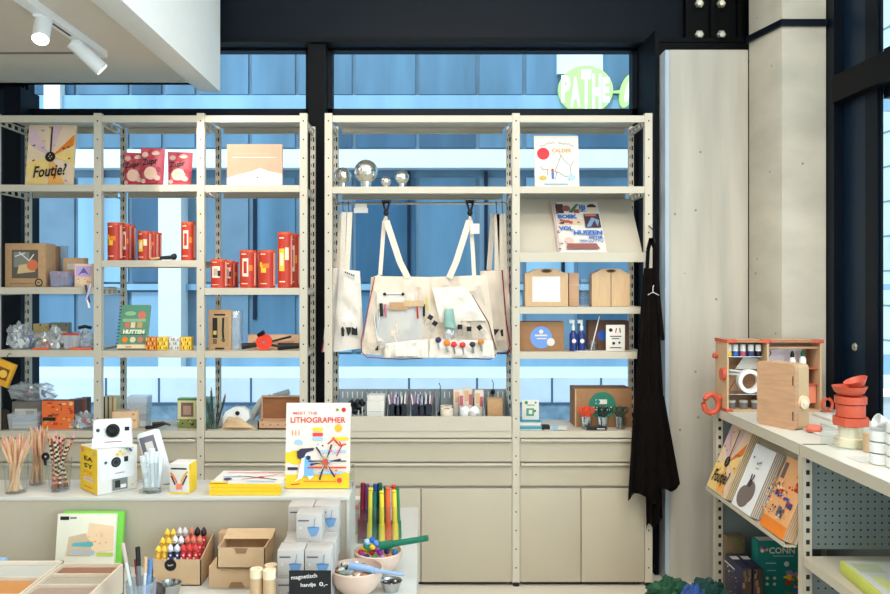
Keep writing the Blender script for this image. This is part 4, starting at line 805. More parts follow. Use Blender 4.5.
# bottles and scissors in the right panel
for i, (px, py, a, lb) in enumerate(((431.5, 315, -35, 'upper black capped bottle at the left of the green pouch'), (436, 321, -35, 'lower black capped bottle at the left of the green pouch'), (459.5, 324, 0, 'black capped clear bottle right of the green pouch'), (468.5, 326, 0, 'black capped clear bottle second from the right'), (477.5, 325, 35, 'black capped clear bottle at the right end'))):
    x, z = P(px, py); t = thing('small_bottle', lb, 'bottle', (x, Yk - .02, z), 0, 'small bottles strapped in the large canvas bag'); ca, sa = math.sin(R(a)), -math.cos(R(a))
    MB(BLK).tube([(0, -.01, 0), (ca * .024, -.01, sa * .024)], .013, seg=12).build('cap', t); MB(CLEAR).tube([(ca * .024, -.01, sa * .024), (ca * .06, -.008, sa * .06)], .016, seg=12).build('bottle_glass', t)
b = MB(mat('sage_cloth', (140, 176, 166), .8, bump=.3)); soft(b, (P(444, 309), P(453, 308), P(456, 330), P(443, 328)), Yk - .03, .03, .02, 3, 8, 8); b.build('sage')
tag(bpy.data.objects['sage'], 'sage green cloth pouch in the middle of the large bag', 'pouch'); bpy.data.objects['sage'].name = 'cloth_pouch'
b = MB(BAGP); b.ball((P(449, 334)[0], Yk - .03, P(449, 334)[1]), .03, nz=.4, seed=4, r3=(1, .5, 1)); tag(b.build('clear_pouch'), 'small clear pouch below the sage cloth pouch', 'pouch')
for i, (px, py, m, lb) in enumerate(((438, 339, DPUR, 'violet'), (446.5, 342, ORG, 'orange'), (453.5, 343.5, c_(222, 50, 50), 'red'), (462, 344, c_(216, 60, 60), 'crimson'), (472, 343.5, c_(50, 48, 58), 'charcoal'), (480, 341, c_(206, 130, 50), 'amber'))):
    tube_tool('stamp_tool', '%s topped tool in the row of pockets along the bottom of the large bag' % lb, 'tool', (px, py), (px + 1, py + 9), .006, STEEL, 'coloured tools along the bottom of the large bag', Yk - .032)
    x, z = P(px, py); b = MB(m); b.ball((x, Yk - .036, z), .017, seg=10, nz=.3, seed=i, r3=(1, .7, .9)); b.build('head', bpy.data.objects[[o.name for o in bpy.data.objects if o.name.startswith('stamp_tool')][-1]], True)
for i, (a, c) in enumerate((((374, 311), (378, 338)), ((380, 346), (416, 328)), ((381, 346), (400, 345)))): 
    pass
b = MB(STEEL); a = [P(374, 312), P(377, 335), P(379, 341)]; b.tube([(q[0], Yk - .012, q[1]) for q in a], .003); a = [P(380, 312), P(378, 335), P(379, 341)]; b.tube([(q[0], Yk - .012, q[1]) for q in a], .003); tag(b.build('tongs'), 'thin steel tongs at the left side of the large bag', 'tongs')
MB(INK).box(P(375.5, 344)[0], P(378.5, 344)[0], Yb - .02, Yb - .017, P(376, 350)[1], P(376, 345)[1]).build('logo_patch', bg_, True)
MB(WPAPER).box(X(470, Yb), X(479, Yb), Yb - .03, Yb - .028, Z(234, Yb), Z(224, Yb)).rect(0, 0, 0, 0, WPAPER).build('swing_tag', bg_, True)
# side bags
def side_bag(label, quad, Y, straps, seed, marks=(), edge=None, cat='tote bag', wr=.03, m=CANVASC):
    x = sum(P(*q, Y)[0] for q in quad) / 4; t = thing('tote_bag', label, cat, (x, Y, P(*quad[2], Y)[1])); b = MB(m); soft(b, [P(*q, Y) for q in quad], Y, .03, wr, seed, 12, 14); b.build('bag_body', t, True)
    for s_ in straps: strap(MB(CANVAS), [P(*q, Y) for q in s_], .028, Y=Y).build('handle', t, True)
    if marks:
        b = MB(INK)
        for mk in marks: b.prism([P(*q, Y) for q in mk], Y - .024, Y - .020)
        b.build('printed_logo', t, True)
    if edge:
        b = MB(PIP); b.tube([(P(*q, Y)[0], Y - .004, P(*q, Y)[1]) for q in edge], .004, seg=6); b.build('piping', t, True)
    return t
side_bag('pale canvas bag with three black shapes hanging left of the large bag', ((339, 269), (360, 271), (364, 348), (333.5, 352)), 4.42, [[(347, 270), (350, 212)], [(342, 270), (344, 212)]], 3,
    [[(341.5, 328), (343.5, 326), (345, 330), (344.5, 336), (342, 336)], [(346, 327), (351.5, 327), (351, 332), (348.5, 336)], [(352, 327), (357.5, 326), (358, 335), (352, 334.5)]])
side_bag('canvas bag edge behind the left post', ((331, 268), (341, 268), (338, 350), (322, 352)), 4.5, [[(338, 270), (342, 214)]], 6, edge=[(324, 340), (322, 352), (330, 352)])
b = MB(WPAPER); b.M = Matrix.Translation((X(349.5, 4.38), 4.386, Z(274, 4.38))) @ Matrix.Rotation(R(22), 4, 'Y'); b.box(-.033, .033, -.001, .001, -.009, .009); b.frame(-.033, -.009, .066, .018, -.001); [b.rect(.08 + k * .18, .3, .2 + k * .18, .75, INK) for k in range(5)]; tag(b.build('swing_tag'), 'white swing tag on the bag left of the large one', 'tag')
side_bag('cream canvas bag with a black triangle hanging right of the large bag', ((480, 271), (502, 270), (509, 350), (489, 353)), 4.48, [[(497, 270), (497, 214)], [(502, 270), (499, 214)]], 12, [[(490, 329), (499, 329), (493.5, 337)], [(500, 330), (502.5, 329), (503, 336), (501, 336)]], edge=[(502, 270), (506, 320), (510, 345), (507, 353), (490, 354)], m=CANVASB)
side_bag('outermost canvas bag with red piping against the middle post', ((500, 270), (509, 268), (512, 346), (505, 353)), 4.54, [[(505, 270), (503, 213)]], 15, edge=[(509, 270), (510, 320), (513, 346), (507, 354)], m=CANVASB)
side_bag('grey canvas bag behind the large bag at its right', ((483, 275), (492, 270), (496, 350), (486, 350)), 4.57, [[(489, 270), (493, 214)]], 18, m=c_(196, 190, 186, .9))
# goods in the bin (between dividers)
zb0 = TOPZ + .005
def cell(k): return divs[k] + .006, divs[k + 1] - .004
def ctr(k, f=.5): a, c = cell(k); return a * (1 - f) + c * f
rnd = random.Random(11)
for i in range(7):
    b = MB(INK); x = X(351 + i * 1.9, 4.42); z = Z(403 + (i % 3) * 4, 4.42); y = 4.42 + .02 * (i % 2)
    t = thing('pompom_stick', 'black tufted stick in the first full cell of the bin', 'stick', (x, y, zb0), 0, 'black tufted sticks in the bin'); b.ball((0, 0, z - zb0), .017, nz=.6, seed=i, seg=10); b.build('tuft', t); MB((WHITE, LGREY)[i % 2]).tube([(0, 0, 0), (0, 0, z - zb0 - .01)], .004, seg=6).build('stem', t)
for i in range(5):
    y = 4.36 + i * .04; xa_, xb_ = X(366.5, 4.36), X(384.5, 4.36)
    t = thing('notepad', '%s white pack in the row of white packs in the bin' % ('frontmost', 'second', 'middle', 'fourth', 'rearmost')[i], 'pad', ((xa_ + xb_) / 2, y, zb0), 0, 'white packs in the bin')
    hh = Z(396 - i * .6, y) - zb0 if i else Z(402, y) - zb0; b = MB(WPAPER); b.box(-.047, .047, 0, .02, 0, hh); b.frame(-.047, 0, .094, hh); [b.rect(.1 + .45 * k, .05, .4 + .45 * k, .32, INK) for k in (0, 1)]; b.rect(.1, .62, .9, .64, c_(150, 180, 180)); b.build('paper_block', t)
for k, n, c0, c1 in ((2, 3, 388, 409), (3, 3, 411, 435)):
    for i in range(n * 2):
        px = c0 + 4 + (i % n) * (c1 - c0 - 6) / n; Y = 4.38 + .07 * (i // n); x = X(px + 1, Y); h = Z(396 + (i % 2) * 2, Y) - zb0
        t = thing('pen_pouch', ('black pen pouch, %s in the %s row of the %s pen cell' % (('first', 'second', 'third')[i % n], ('front', 'rear')[i // n], ('left', 'right')[k - 2])), 'pouch', (x, Y, zb0), 0, 'pen pouches in the bin'); b = MB(c_(36, 40, 52)); b.prism([(-.016, 0), (.016, 0), (.022, h * .72), (0, h * .78), (-.022, h * .72)], -.012, .012); b.build('pouch_body', t)
        b = MB(WHITE)
        for q_ in range(5):
            a = (q_ - 2) * .007; b.tube([(a, 0, h * .6), (a * 1.8, -.005 * (q_ % 2), h * (1.02 + .06 * rnd.random()))], .0035, (WHITE, c_(190, 120, 140), c_(120, 120, 170), LGREY, INK)[(q_ + i) % 5], 5)
        b.build('pens', t)
for i in range(4):
    t = thing('tape_roll', '%s pale tape roll in the bin between pens and packs' % ('lower front', 'upper front', 'lower rear', 'upper rear')[i], 'tape', (X(447, 4.38), 4.39 + .1 * (i // 2), zb0 + (.052 if i % 2 else 0)), 0, 'pale tape rolls in the bin')
    MB(c_(240, 224, 200)).lathe([(.035, 0), (.035, .05), (.018, .05), (.018, 0), (.035, 0)], seg=20).build('tape', t); MB(KRAFT).lathe([(.0178, .001), (.0178, .049), (.015, .049), (.015, .001), (.0178, .001)], seg=16).build('core', t)
for i, (px, pt, Y, sx) in enumerate(((456.5, 389, 4.52, 10), (466, 387.5, 4.54, 9), (477, 390, 4.50, 9))):
    cardbox('%s cream and pink printed card at the back of the bin' % ('left', 'middle', 'right')[i], px - sx / 2 + 2, px + sx / 2 + 2, pt, zb0, c_(244, 226, 206), Y, .01, lambda b: (b.rect(.1, .6, .6, .9, c_(240, 190, 150)), b.rect(.6, .5, .95, .8, c_(220, 110, 120)), b.rect(.1, .2, .8, .4, WHITE)))
for i, (px, w_) in enumerate(((459, 0), (468, 0), (478, 0), (464, 1), (474, 1))):
    b = MB(mat('white_fluffy_wool', (240, 236, 232), .95, bump=.6)); h = .062; z = zb0 + h * (.5 + .85 * w_); tag(b.ball((X(px, 4.36) + (.004), 4.37 + .02 * w_, z), .03, nz=.3, seed=i, seg=12, r3=(.95, .9, 1)).build('wool_ball'), ('left', 'middle', 'right', 'upper left', 'upper right')[i] + ' white wool ball in the bin cell with printed cards', 'wool ball', 'white wool balls in the bin')
b = MB(KRAFT); b.box(X(487.5, 4.4), X(503, 4.4), 4.40, 4.48, zb0, Z(399, 4.4), None, .002); tag(b.build('kraft_block'), 'plain kraft box in the right end cell of the bin', 'box')
b = MB(WOODP); b.ball((X(497, 4.35), 4.355, zb0 + .025), .034, seg=12, r3=(1.2, .8, .85)); tag(b.build('wooden_egg'), 'pale round object in front of the kraft box in the bin', 'ball')
for px, py, lb in ((440, 383, 'left'), (493, 380, 'right')):
    t = thing('wire_hook', '%s thin black wire hook rising from the rear of the bin' % lb, 'hook', (X(px, 4.58), 4.58, Z(412, 4.58))); x = X(px, 4.58); MB(INK).tube([(x, 4.59, Z(415, 4.58)), (x + .002, 4.585, Z(py + 3, 4.58)), (x - .006, 4.58, Z(py, 4.58))], .0025, seg=6).build('wire', t, True)
    MB(INK).ball((x, 4.585, Z(392 if px > 460 else 414, 4.58)), .014, seg=10).build('bead', t, True)
# ---------------------------------------------------------------- narrow bay
book('white picture book with a red ball and line drawings on the top right shelf', 535, 579.5, 135, SE[0], art_calder, WPAPER, Y=4.36)
# book on the sloped shelf
xc = (X(558, 4.36) + X(603, 4.36)) / 2; ww = 48 * 4.38 / F; hh = .385; a = -SLOPE
y0 = YF + .028; zsl = zf - .02 + (y0 - YF - .02) * (zb - zf + .02) / (4.60 - YF - .02)
t = thing('book', 'white book with blue block lettering about houses on the sloped shelf', 'book', (xc + .004, y0 - .016 * math.cos(SLOPE) + .001, zsl + .016 * math.sin(SLOPE) + .0015), 0, None, rx=a)
b = MB(WPAPER); b.box(-ww / 2, ww / 2, 0, .002, 0, hh); b.box(-ww / 2, ww / 2, .012, .014, 0, hh); b.frame(-ww / 2, 0, ww, hh); art_boek(b); b.build('cover', t); MB(PAGES).box(-ww / 2 + .002, ww / 2 - .004, .002, .012, .003, hh - .003).build('page_block', t)
# wooden frames
def arch_case(label, p0, p1, pt, d, kind):
    xc, w_, h = S(p0, p1, pt, SE[1], 4.37); t = thing('wooden_case', label, 'case', (xc, 4.37, SE[1] + .001), 0, 'arched wooden cases in the narrow bay')
    arch = [(-w_ / 2, 0), (w_ / 2, 0), (w_ / 2, h * .86), (w_ * .38, h * .9), (w_ * .25, h * .98), (0, h), (-w_ * .25, h * .98), (-w_ * .38, h * .9), (-w_ / 2, h * .86)]
    b = MB(WOODP); b.prism(arch, .0, .006) if kind else (b.box(-w_ / 2, w_ / 2, 0, .012, 0, h * .12), b.box(-w_ / 2, -w_ * .33, 0, .012, h * .12, h * .8), b.box(w_ * .33, w_ / 2, 0, .012, h * .12, h * .8), b.prism([(-w_ / 2, h * .80)] + [(w_ / 2, h * .8)] + arch[2:], 0, .012))
    b.build('front_frame', t)
    if kind: MB(INK).frame(0, 0, w_, h).rect(-.008, .0, .008, .88, INK).build('front_gap', t); 
    else: MB(c_(236, 224, 220)).box(-w_ * .33, w_ * .33, .006, .009, h * .12, h * .8).build('panel_sheet', t)
    b = MB(WOOD); b.box(-w_ / 2, -w_ / 2 + .006, .012, d, 0, h * .84); b.box(w_ / 2 - .006, w_ / 2, .012, d, 0, h * .84); b.box(-w_ / 2, w_ / 2, .012, d, 0, .006); b.prism(arch, d, d + .006); b.build('case_body', t)
    b = MB(WOODD).frame(0, 0, w_, h); b.disc(0, .93, .13, WOODD, ry=.05); b.disc(0, .93, .1, INK, ry=.03); b.build('grip_slot', t); return t
arch_case('arched wooden case with a white sheet in its frame', 525, 568, 268.5, .07, 0)
arch_case('arched wooden case with a closed two part front', 592, 630, 268.5, .07, 1)
cardbox('narrow wooden side box between the two arched cases', 569, 579, 273, SE[1], WOOD, 4.40, .06)
tag(MB(CLEAR).box(X(581, 4.42), X(589, 4.42), 4.42, 4.47, SE[1] + .001, Z(279, 4.42)).build('clear_box'), 'small clear box between the arched wooden cases', 'box')
def a_lab(c):
    def f(b): b.disc(.48 if c is not BLU else .5, .46, .25, c, n=24); b.disc(.7, .3, .09, WPAPER); b.rect(.34, .5, .62, .56, WPAPER); b.rect(.38, .4, .6, .44, WPAPER); b.disc(.48, .66, .05, WPAPER)
    return f
cardbox('brown card box with a blue round sticker', 520, 564, 322, SE[2], KRAFTD, 4.37, .1, a_lab(c_(110, 150, 216)))
cardbox('dark brown card box behind the white card', 588.5, 629, 321, SE[2], mat('umber_card', (110, 78, 62), .8), 4.42, .08, lambda b: b.disc(.35, .5, .13, BLU))
cardbox('white card with small black prints leaning on the dark brown box', 606, 625, 325, SE[2], WPAPER, 4.345, .004, lambda b: (b.disc(.25, .8, .1, INK), b.stroke([(.5, .7), (.55, .88)], .06, RED), b.stroke([(.75, .7), (.72, .88)], .06, INK), b.rect(.2, .55, .8, .58, INK), b.rect(.3, .46, .7, .49, INK), b.disc(.4, .3, .08, INK), b.disc(.7, .32, .06, INK), b.rect(.2, .12, .8, .15, INK)), 'card_sign', 'card')
for i, px in enumerate((573.3, 581.5)):
    t = thing('spray_bottle', '%s dark blue bottle with a pale nozzle' % ('left', 'right')[i], 'bottle', (X(px, 4.36), 4.36, SE[2] + .001), 0, 'dark blue bottles beside the brown card box'); r_ = .021
    MB(c_(34, 48, 116, .25)).lathe([(r_, 0), (r_, .09), (r_ * .5, .105), (r_ * .5, .112)]).frame(-r_, 0, 2 * r_, .1, -r_ - .0005).disc(.5, .55, .28, WPAPER).build('bottle_body', t); b = MB(c_(220, 226, 226)); b.lathe([(.009, .112), (.009, .135), (.006, .137), (.006, .165)]); b.box(-.022, .006, -.006, .006, .15, .17, None, .002); b.build('nozzle', t)
jar('open clear glass with a straw between blue bottles and white card', 593, 4.36, SE[2], .027, .055)
tag(MB(WHITE).tube([(X(591, 4.36), 4.36, SE[2] + .006), (X(600, 4.36), 4.37, Z(303, 4.36) - .07)], .003).build('drinking_straw'), 'pale straw leaning in the clear glass', 'straw')
tag(MB(WPAPER).box(X(575, 4.34), X(606, 4.34), 4.315, 4.335, SE[2] + .001, SE[2] + .004).build('paper_strip'), 'white strip of paper in front of the blue bottles', 'paper')
# bottom shelf of the narrow bay
cardbox('big brown card box with a green round sticker', 575, 632, 389, TOPZ, KRAFTD, 4.42, .16, lambda b: (b.disc(.48, .56, .24, c_(40, 120, 96), n=26), b.rect(.36, .6, .56, .72, WPAPER), b.disc(.4, .66, .04, TEAL), b.rect(.3, .5, .66, .53, c_(190, 220, 200)), b.rect(.34, .44, .62, .465, c_(190, 220, 200)), b.rect(0, .0, .02, 1, KRAFTL)))
cardbox('small cream card with a green drawing standing on teal books', 522, 539, 400, TOPZ + .045, WPAPER, 4.38, .004, lambda b: (b.disc(.25, .86, .1, GRN), b.disc(.8, .86, .06, TEAL), b.rect(.3, .72, .75, .76, GRN), b.rect(.25, .2, .7, .58, c_(90, 150, 120)), b.rect(.4, .3, .6, .5, WPAPER), b.disc(.75, .45, .08, GRN)), 'card_sign', 'card')
for i in range(2):
    t = thing('book', ('lower', 'upper')[i] + ' flat teal and white book stacked on the cabinet', 'book', (X(530, 4.38), 4.33, TOPZ + .001 + i * .0215), 0, 'flat teal books'); b = MB((WPAPER, c_(60, 150, 170))[i]); b.box(-.064 , .066 - i * .01, 0, .15, 0, .002); b.box(-.064, .066 - i * .01, 0, .15, .019, .021); b.build('cover', t); MB((c_(60, 150, 170), WPAPER)[i]).box(-.062, .062 - i * .01, .003, .148, .002, .019).build('page_block', t)
tag(MB(INK).box(X(541, 4.36), X(549, 4.36), 4.325, 4.38, TOPZ + .001, TOPZ + .022).build('black_box'), 'small black box right of the teal books', 'box')
for i in range(3): 
    x = X(551 + i * 6.5, 4.34); q = MB((WPAPER, c_(170, 206, 226), WPAPER)[i]); q.M = Matrix.Translation((x, 4.38, TOPZ + .0012 + i * .0015)) @ Matrix.Rotation(R(-14), 4, 'Z'); q.box(-.024, .024, -.07, .05, 0, .001); tag(q.build('leaflet'), ('left white', 'middle pale blue', 'right white')[i] + ' leaflet lying on the cabinet', 'leaflet', 'leaflets on the cabinet')
for j, (px, col, lb, n) in enumerate(((586.5, c_(232, 70, 40), 'orange red', 3), (603, c_(36, 36, 38), 'black', 3), (620.5, c_(40, 60, 52), 'dark green', 3))):
    Y = 4.355; jar('clear glass holding %s handled scissors' % lb, px, Y, TOPZ, .034, .068, CLEAR, 'drinking_glass', 'glass', .75)
    for k in range(n): scissors('%s handled scissors standing in a clear glass' % lb, (X(px, Y) + (k - 1) * .014, Y + (.008, -.008, .01)[k], TOPZ + .008), col, 0, (k - 1) * .08, 1.12, lb + ' scissors in the glass')
cardbox('low black box in front of the scissors glasses', 587, 607, 426.5, TOPZ, BLK, 4.31, .02, lambda b: b.rect(.5, .3, .9, .5, WPAPER))
# ---------------------------------------------------------------- apron on the right post
ap = thing('apron', 'long dark brown apron hanging from a hook on the right post', 'apron', (X(652, 4.2), 4.2, Z(540, 4.2)))
Ya = 4.21; PA = lambda px, py: (X(px, Ya), Z(py, Ya))
b = MB(APRON)
soft(b, (PA(644, 268), PA(657, 268), PA(664, 410), PA(634, 400)), Ya, .03, .02, 2, 14, 16, folds=3, fa=.010)
soft(b, (PA(634, 396), PA(664, 396), PA(679, 486), PA(627, 500)), Ya - .005, .03, .02, 3, 20, 16, hem=.14, folds=4, fa=.016)
soft(b, (PA(645, 400), PA(662, 400), PA(664, 520), PA(648, 532)), Ya + .03, .02, .01, 5, 12, 14, hem=.05, folds=2.5, fa=.012)
b.build('apron_cloth', ap, True)
strap(MB(APRON), [PA(647, 272), PA(648, 250), PA(651, 238), PA(655, 250), PA(654, 272)], .02, Y=Ya).build('neck_strap', ap, True)
b = MB(APRON); strap(b, [PA(655, 272), PA(657, 300), PA(661, 340)], .02, Y=Ya - .03); b.build('waist_tie', ap, True)
b = MB(LGREY); z = Z(293, Ya - .03); b.tube([(X(646, Ya), Ya - .035, z - .01), (X(651, Ya), Ya - .035, z + .005), (X(657, Ya), Ya - .035, z - .012)], .0018, seg=6); b.tube([(X(651, Ya), Ya - .035, z), (X(651, Ya), Ya - .035, z + .03), (X(652, Ya), Ya - .03, z + .04)], .002, seg=6); b.build('white_cord', ap, True)
MB(WPAPER).box(X(676, Ya), X(679.5, Ya), Ya - .04, Ya - .036, Z(420, Ya), Z(415, Ya)).rect(0, 0, 0, 0, WPAPER)
hk = thing('hook', 'bent black wire hook on the right post that carries the apron', 'hook', (X(650), 4.25, Z(240)))
MB(BLK).tube([(X(648.5), 4.294, Z(225, 4.25)), (X(651), 4.27, Z(229, 4.25)), (X(651), 4.24, Z(240, 4.25)), (X(650), 4.21, Z(243, 4.25)), (X(650), 4.19, Z(240, 4.25))], .003, seg=6).build('wire', hk, True)
# ================================================================ DISPLAY TABLE
ZTB, YR0, YR1 = .71, 2.6, 2.825
tb = thing('display_table', 'low white display table in the left foreground', 'table', (-1.0, 2.6, 0))
b = MB(TABLE); b.box(-2.1, -.022, 1.75, 3.29, ZTB - .03, ZTB, None, .003); b.build('table_top', tb, True)
b = MB(TABLE); b.box(-.05, -.022, 1.8, 3.25, .0, ZTB - .03); b.build('end_panel', tb, True)
for x, y in ((-2.08, 1.8), (-2.08, 3.2)): MB(TABLE).box(x, x + .05, y, y + .05, 0, ZTB - .03).build('leg', tb, True)
zR = 1.64 - 216 * 2.6 / 800
xr = (349.5 - CX) * YR0 / F
rs = thing('display_riser', 'long beige riser shelf with white top standing on the display table', 'riser', ((-2.0 + xr) / 2, 2.7, ZTB))
MB(TABLE).box(-2.05, xr, YR0, YR1, zR - .012, zR, None, .001).build('top_board', rs, True)
MB(RISER).box(-2.05, xr - .01, YR0 + .004, YR0 + .016, ZTB + .001, zR - .012).build('front_board', rs, True)
MB(TABLE).box(xr - .01, xr, YR0 + .001, YR1, ZTB + .001, zR - .012).build('side_board', rs, True)
MB(RISER).box(-2.05, xr - .01, YR1 - .012, YR1, ZTB + .001, zR - .012).build('back_board', rs, True)
rnd = random.Random(7)
# pencil cups
PWD = mat('natural_pencil_wood', (222, 176, 136), .55, var=.08)
PDK = mat('red_brown_pencil', (140, 66, 48), .5); PBK = mat('dark_pencil', (44, 34, 32), .5)
def pencil(label, x, y, z, dx, dy, L, m, group, stripes=None):
    t = thing('pencil', label, 'pencil', (x, y, z), 0, group); d = Vector((dx, dy, 1)).normalized(); e = d * (L - .02)
    b = MB(m); b.tube([(0, 0, 0), tuple(e)], .0042, seg=6); b.build('barrel', t)
    if stripes:
        for k in range(9):
            b.M = Matrix(); f = .12 + k * .095
        s_ = MB(stripes); [s_.tube([tuple(e * (.1 + k * .1)), tuple(e * (.145 + k * .1))], .0048, seg=6) for k in range(9)]; s_.build('printed_rings', t)
    MB(PNK if rnd.random() < .35 else WOODP).tube([tuple(e), tuple(d * L)], .0042, r1=.0006, seg=6).build('tip', t)
def cupfull(label, px, Y, r_, h, n, mats, group, plabel, stripes=None, L0=.185, spread=.32):
    x = X(px, Y); t = thing('clear_cup', label, 'cup', (x, Y, zR + .001)); b = MB(CLEAR); b.lathe([(.0001, 0), (r_ * .82, 0), (r_, h), (r_ - .002, h), (r_ * .82 - .002, .006), (.0001, .006)], seg=20); b.build('cup_body', t)
    for k in range(n):
        a = rnd.uniform(0, 6.28); rr_ = r_ * .6 * math.sqrt(rnd.random()); bx, by = rr_ * math.cos(a), rr_ * math.sin(a); q = r_ * .8
        tx, ty = -bx * .4 + rnd.uniform(-q, q) * .75, -by * .4 + rnd.uniform(-q, q) * .7
        pencil(plabel, x + bx, Y + by, zR + .009, (tx - bx) / h * .9, (ty - by) / h * .9, L0 + rnd.uniform(-.012, .012), mats[k % len(mats)], group, stripes[k % len(stripes)] if stripes else None)
cupfull('front clear cup of natural pencils at the left end of the riser', 16, 2.655, .040, .105, 27, [PWD, mat('pale_pencil', (232, 194, 156), .55), PWD], 'natural pencils in the front cup', 'natural wood pencil in the front clear cup')
cupfull('rear clear cup of natural pencils beside the pencils with rings', 37.5, 2.765, .034, .105, 20, [PWD, mat('rosy_pencil', (206, 152, 124), .55)], 'natural pencils in the rear cup', 'natural wood pencil in the rear clear cup')
cupfull('clear cup of red brown and black ringed pencils', 59.5, 2.68, .040, .105, 20, [PDK, PBK], 'ringed pencils in the right cup', 'dark pencil with pale rings in the right clear cup', [c_(206, 140, 110), c_(220, 200, 170)])
tag(MB(INK).frame(X(43, 2.725), Z(461, 2.725), .03, .03, 2.725).disc(.3, .5, .48, INK, n=20).disc(.3, .5, .12, WPAPER, n=10).prism([(X(44, 2.725), Z(465, 2.73)), (X(47, 2.725), Z(465, 2.73)), (X(47, 2.73), Z(458, 2.73)), (X(44, 2.73), Z(458, 2.73))], 2.725, 2.726).build('round_label'), 'small black round sticker on the rear pencil cup', 'sticker')
# camera box and camera
def camface(b, u0=0.0, v0=0.0, s=1.0, t3=None):
    b.disc(u0 + .52 * s, v0 + .52 * s, .175 * s, INK, n=24); b.disc(u0 + .52 * s, v0 + .52 * s, .12 * s, c_(60, 62, 66), n=20); b.disc(u0 + .52 * s, v0 + .52 * s, .08 * s, INK, n=18)
    b.disc(u0 + .16 * s, v0 + .55 * s, .055 * s, c_(80, 84, 84)); b.rect(u0 + .8 * s, v0 + .5 * s, u0 + .94 * s, v0 + .66 * s, INK)
th_ = R(45); Yc = 2.615; bxx = thing('camera_box', 'yellow and white printed camera box under the white camera', 'box', (X(97.5, Yc), Yc, zR + .001), th_)
bw, bd, bh = .135, .138, .147
b = MB(WPAPER); b.box(0, bw, 0, bd, 0, bh, None, .001); b.frame(0, 0, bw, bh)
b.poly([(.06, .36), (.06, .72), (.1, .78), (.88, .78), (.92, .72), (.92, .36), (.86, .3), (.12, .3)], c_(226, 226, 224)); camface(b, .08, .3, .72); b.rect(.42, .42, .66, .435, c_(200, 60, 60)); b.rect(.36, .04, .74, .3, c_(120, 118, 112)); b.rect(.42, .1, .55, .26, INK); b.rect(.56, .08, .7, .16, WPAPER)
scatter(b, 6, 12, .45, .84, .97, .97, [BLU, PNK, YEL, LIL, GRN], .02, .035, 'disc'); b.disc(.85, .12, .03, YEL)
b.build('carton', bxx)
b = MB(YEL); b.M = Matrix.Rotation(R(-90), 4, 'Z'); b.box(-bd + .0, -0.0, -.0006, .0006, .001, bh - .001, c_(246, 206, 50)); b.frame(-bd, 0, bd, bh, -.0006)
for s_, v in (('EA', .74), ('SY', .58)): b.text(s_, .5, v, .5, INK, h=.1, bold=.02)
b.text('PIX', .5, .43, .5, c_(236, 150, 40), h=.09); b.rect(.25, .24, .8, .33, WPAPER); b.rect(.3, .27, .75, .3, PNK); b.rect(.25, .1, .75, .12, ORG); b.disc(.15, .92, .05, PNK); b.disc(.85, .9, .04, LBL); b.build('yellow_side', bxx)
cmr = thing('instant_camera', 'white instant camera with a black lens on top of the yellow box', 'camera', (X(114.5, 2.68), 2.66, zR + .1495), R(18))
cw, chh = .122, .088
b = MB(WHITE); b.box(-cw / 2, cw / 2, 0, .055, .028, chh, None, .010); b.prism([(-cw / 2 - .002, .0), (cw / 2 + .002, 0), (cw / 2, .034), (-cw / 2, .034)], -.006, .06); b.build('camera_body', cmr)
b = MB(INK); b.lathe([(.022, 0), (.022, .01), (.019, .014), (.015, .014), (.013, .006), (.0001, .006)], seg=26); b.V = [(v[0] + .002, -v[2], v[1] + .056) for v in b.V]; b.build('lens', cmr)
b = MB(BLK).frame(-cw / 2, 0, cw, chh, 0); b.disc(.14, .66, .05, c_(70, 76, 74)); b.rect(.82, .6, .94, .75, INK); b.build('viewfinder', cmr)
b = MB(INK).frame(-cw / 2, 0, cw, chh, -.006); b.rect(.3, .2, .75, .23, c_(200, 90, 80)); b.rect(.02, .08, .98, .1, LGREY); b.build('film_slot', cmr)
# clear holder with white case
ch_ = thing('acrylic_holder', 'crumpled clear acrylic holder with white pieces on the riser', 'holder', (X(152, 2.66), 2.66, zR + .001))
b = MB(CLEAR); b.lathe([(.03, 0), (.034, .1), (.032, .1), (.028, .004)], seg=4); b.lathe([(.034, .1), (.02, .135)], seg=4); b.M = Matrix(); b.box(-.034, .034, -.028, .03, 0, .012, CLEAR); b.build('holder_body', ch_)
for i in range(5): tag(MB(mat('frosted_white', (232, 234, 236), .3)).tube([(X(146 + i * 3, 2.66), 2.665 + .006 * (i % 2), zR + .016), (X(143 + i * 4.4, 2.66), 2.66, zR + .12 + .012 * (2 - abs(i - 2)))], .007, r1=.011, seg=6).build('white_tube'), 'white translucent tube standing in the clear acrylic holder', 'tube', 'white tubes in the clear holder')
cs = thing('camera_case', 'tilted white camera shell with a grey slot behind the clear holder', 'case', (X(150, 2.74), 2.745, zR + .001))
b = MB(WHITE); b.M = Matrix.Translation((X(149, 2.74), 2.75, Z(448, 2.74))) @ Matrix.Rotation(R(-16), 4, 'Y'); b.box(-.038, .042, 0, .03, -.14, .055, None, .012); b.build('shell', cs, True)
b2 = MB(c_(120, 112, 124)); b2.M = b.M.copy(); b2.box(-.028, .024, -.002, .004, -.03, .04, None, .001); b2.box(-.012, .014, -.004, -.001, -.02, .02, WPAPER); b2.build('slot', cs, True)
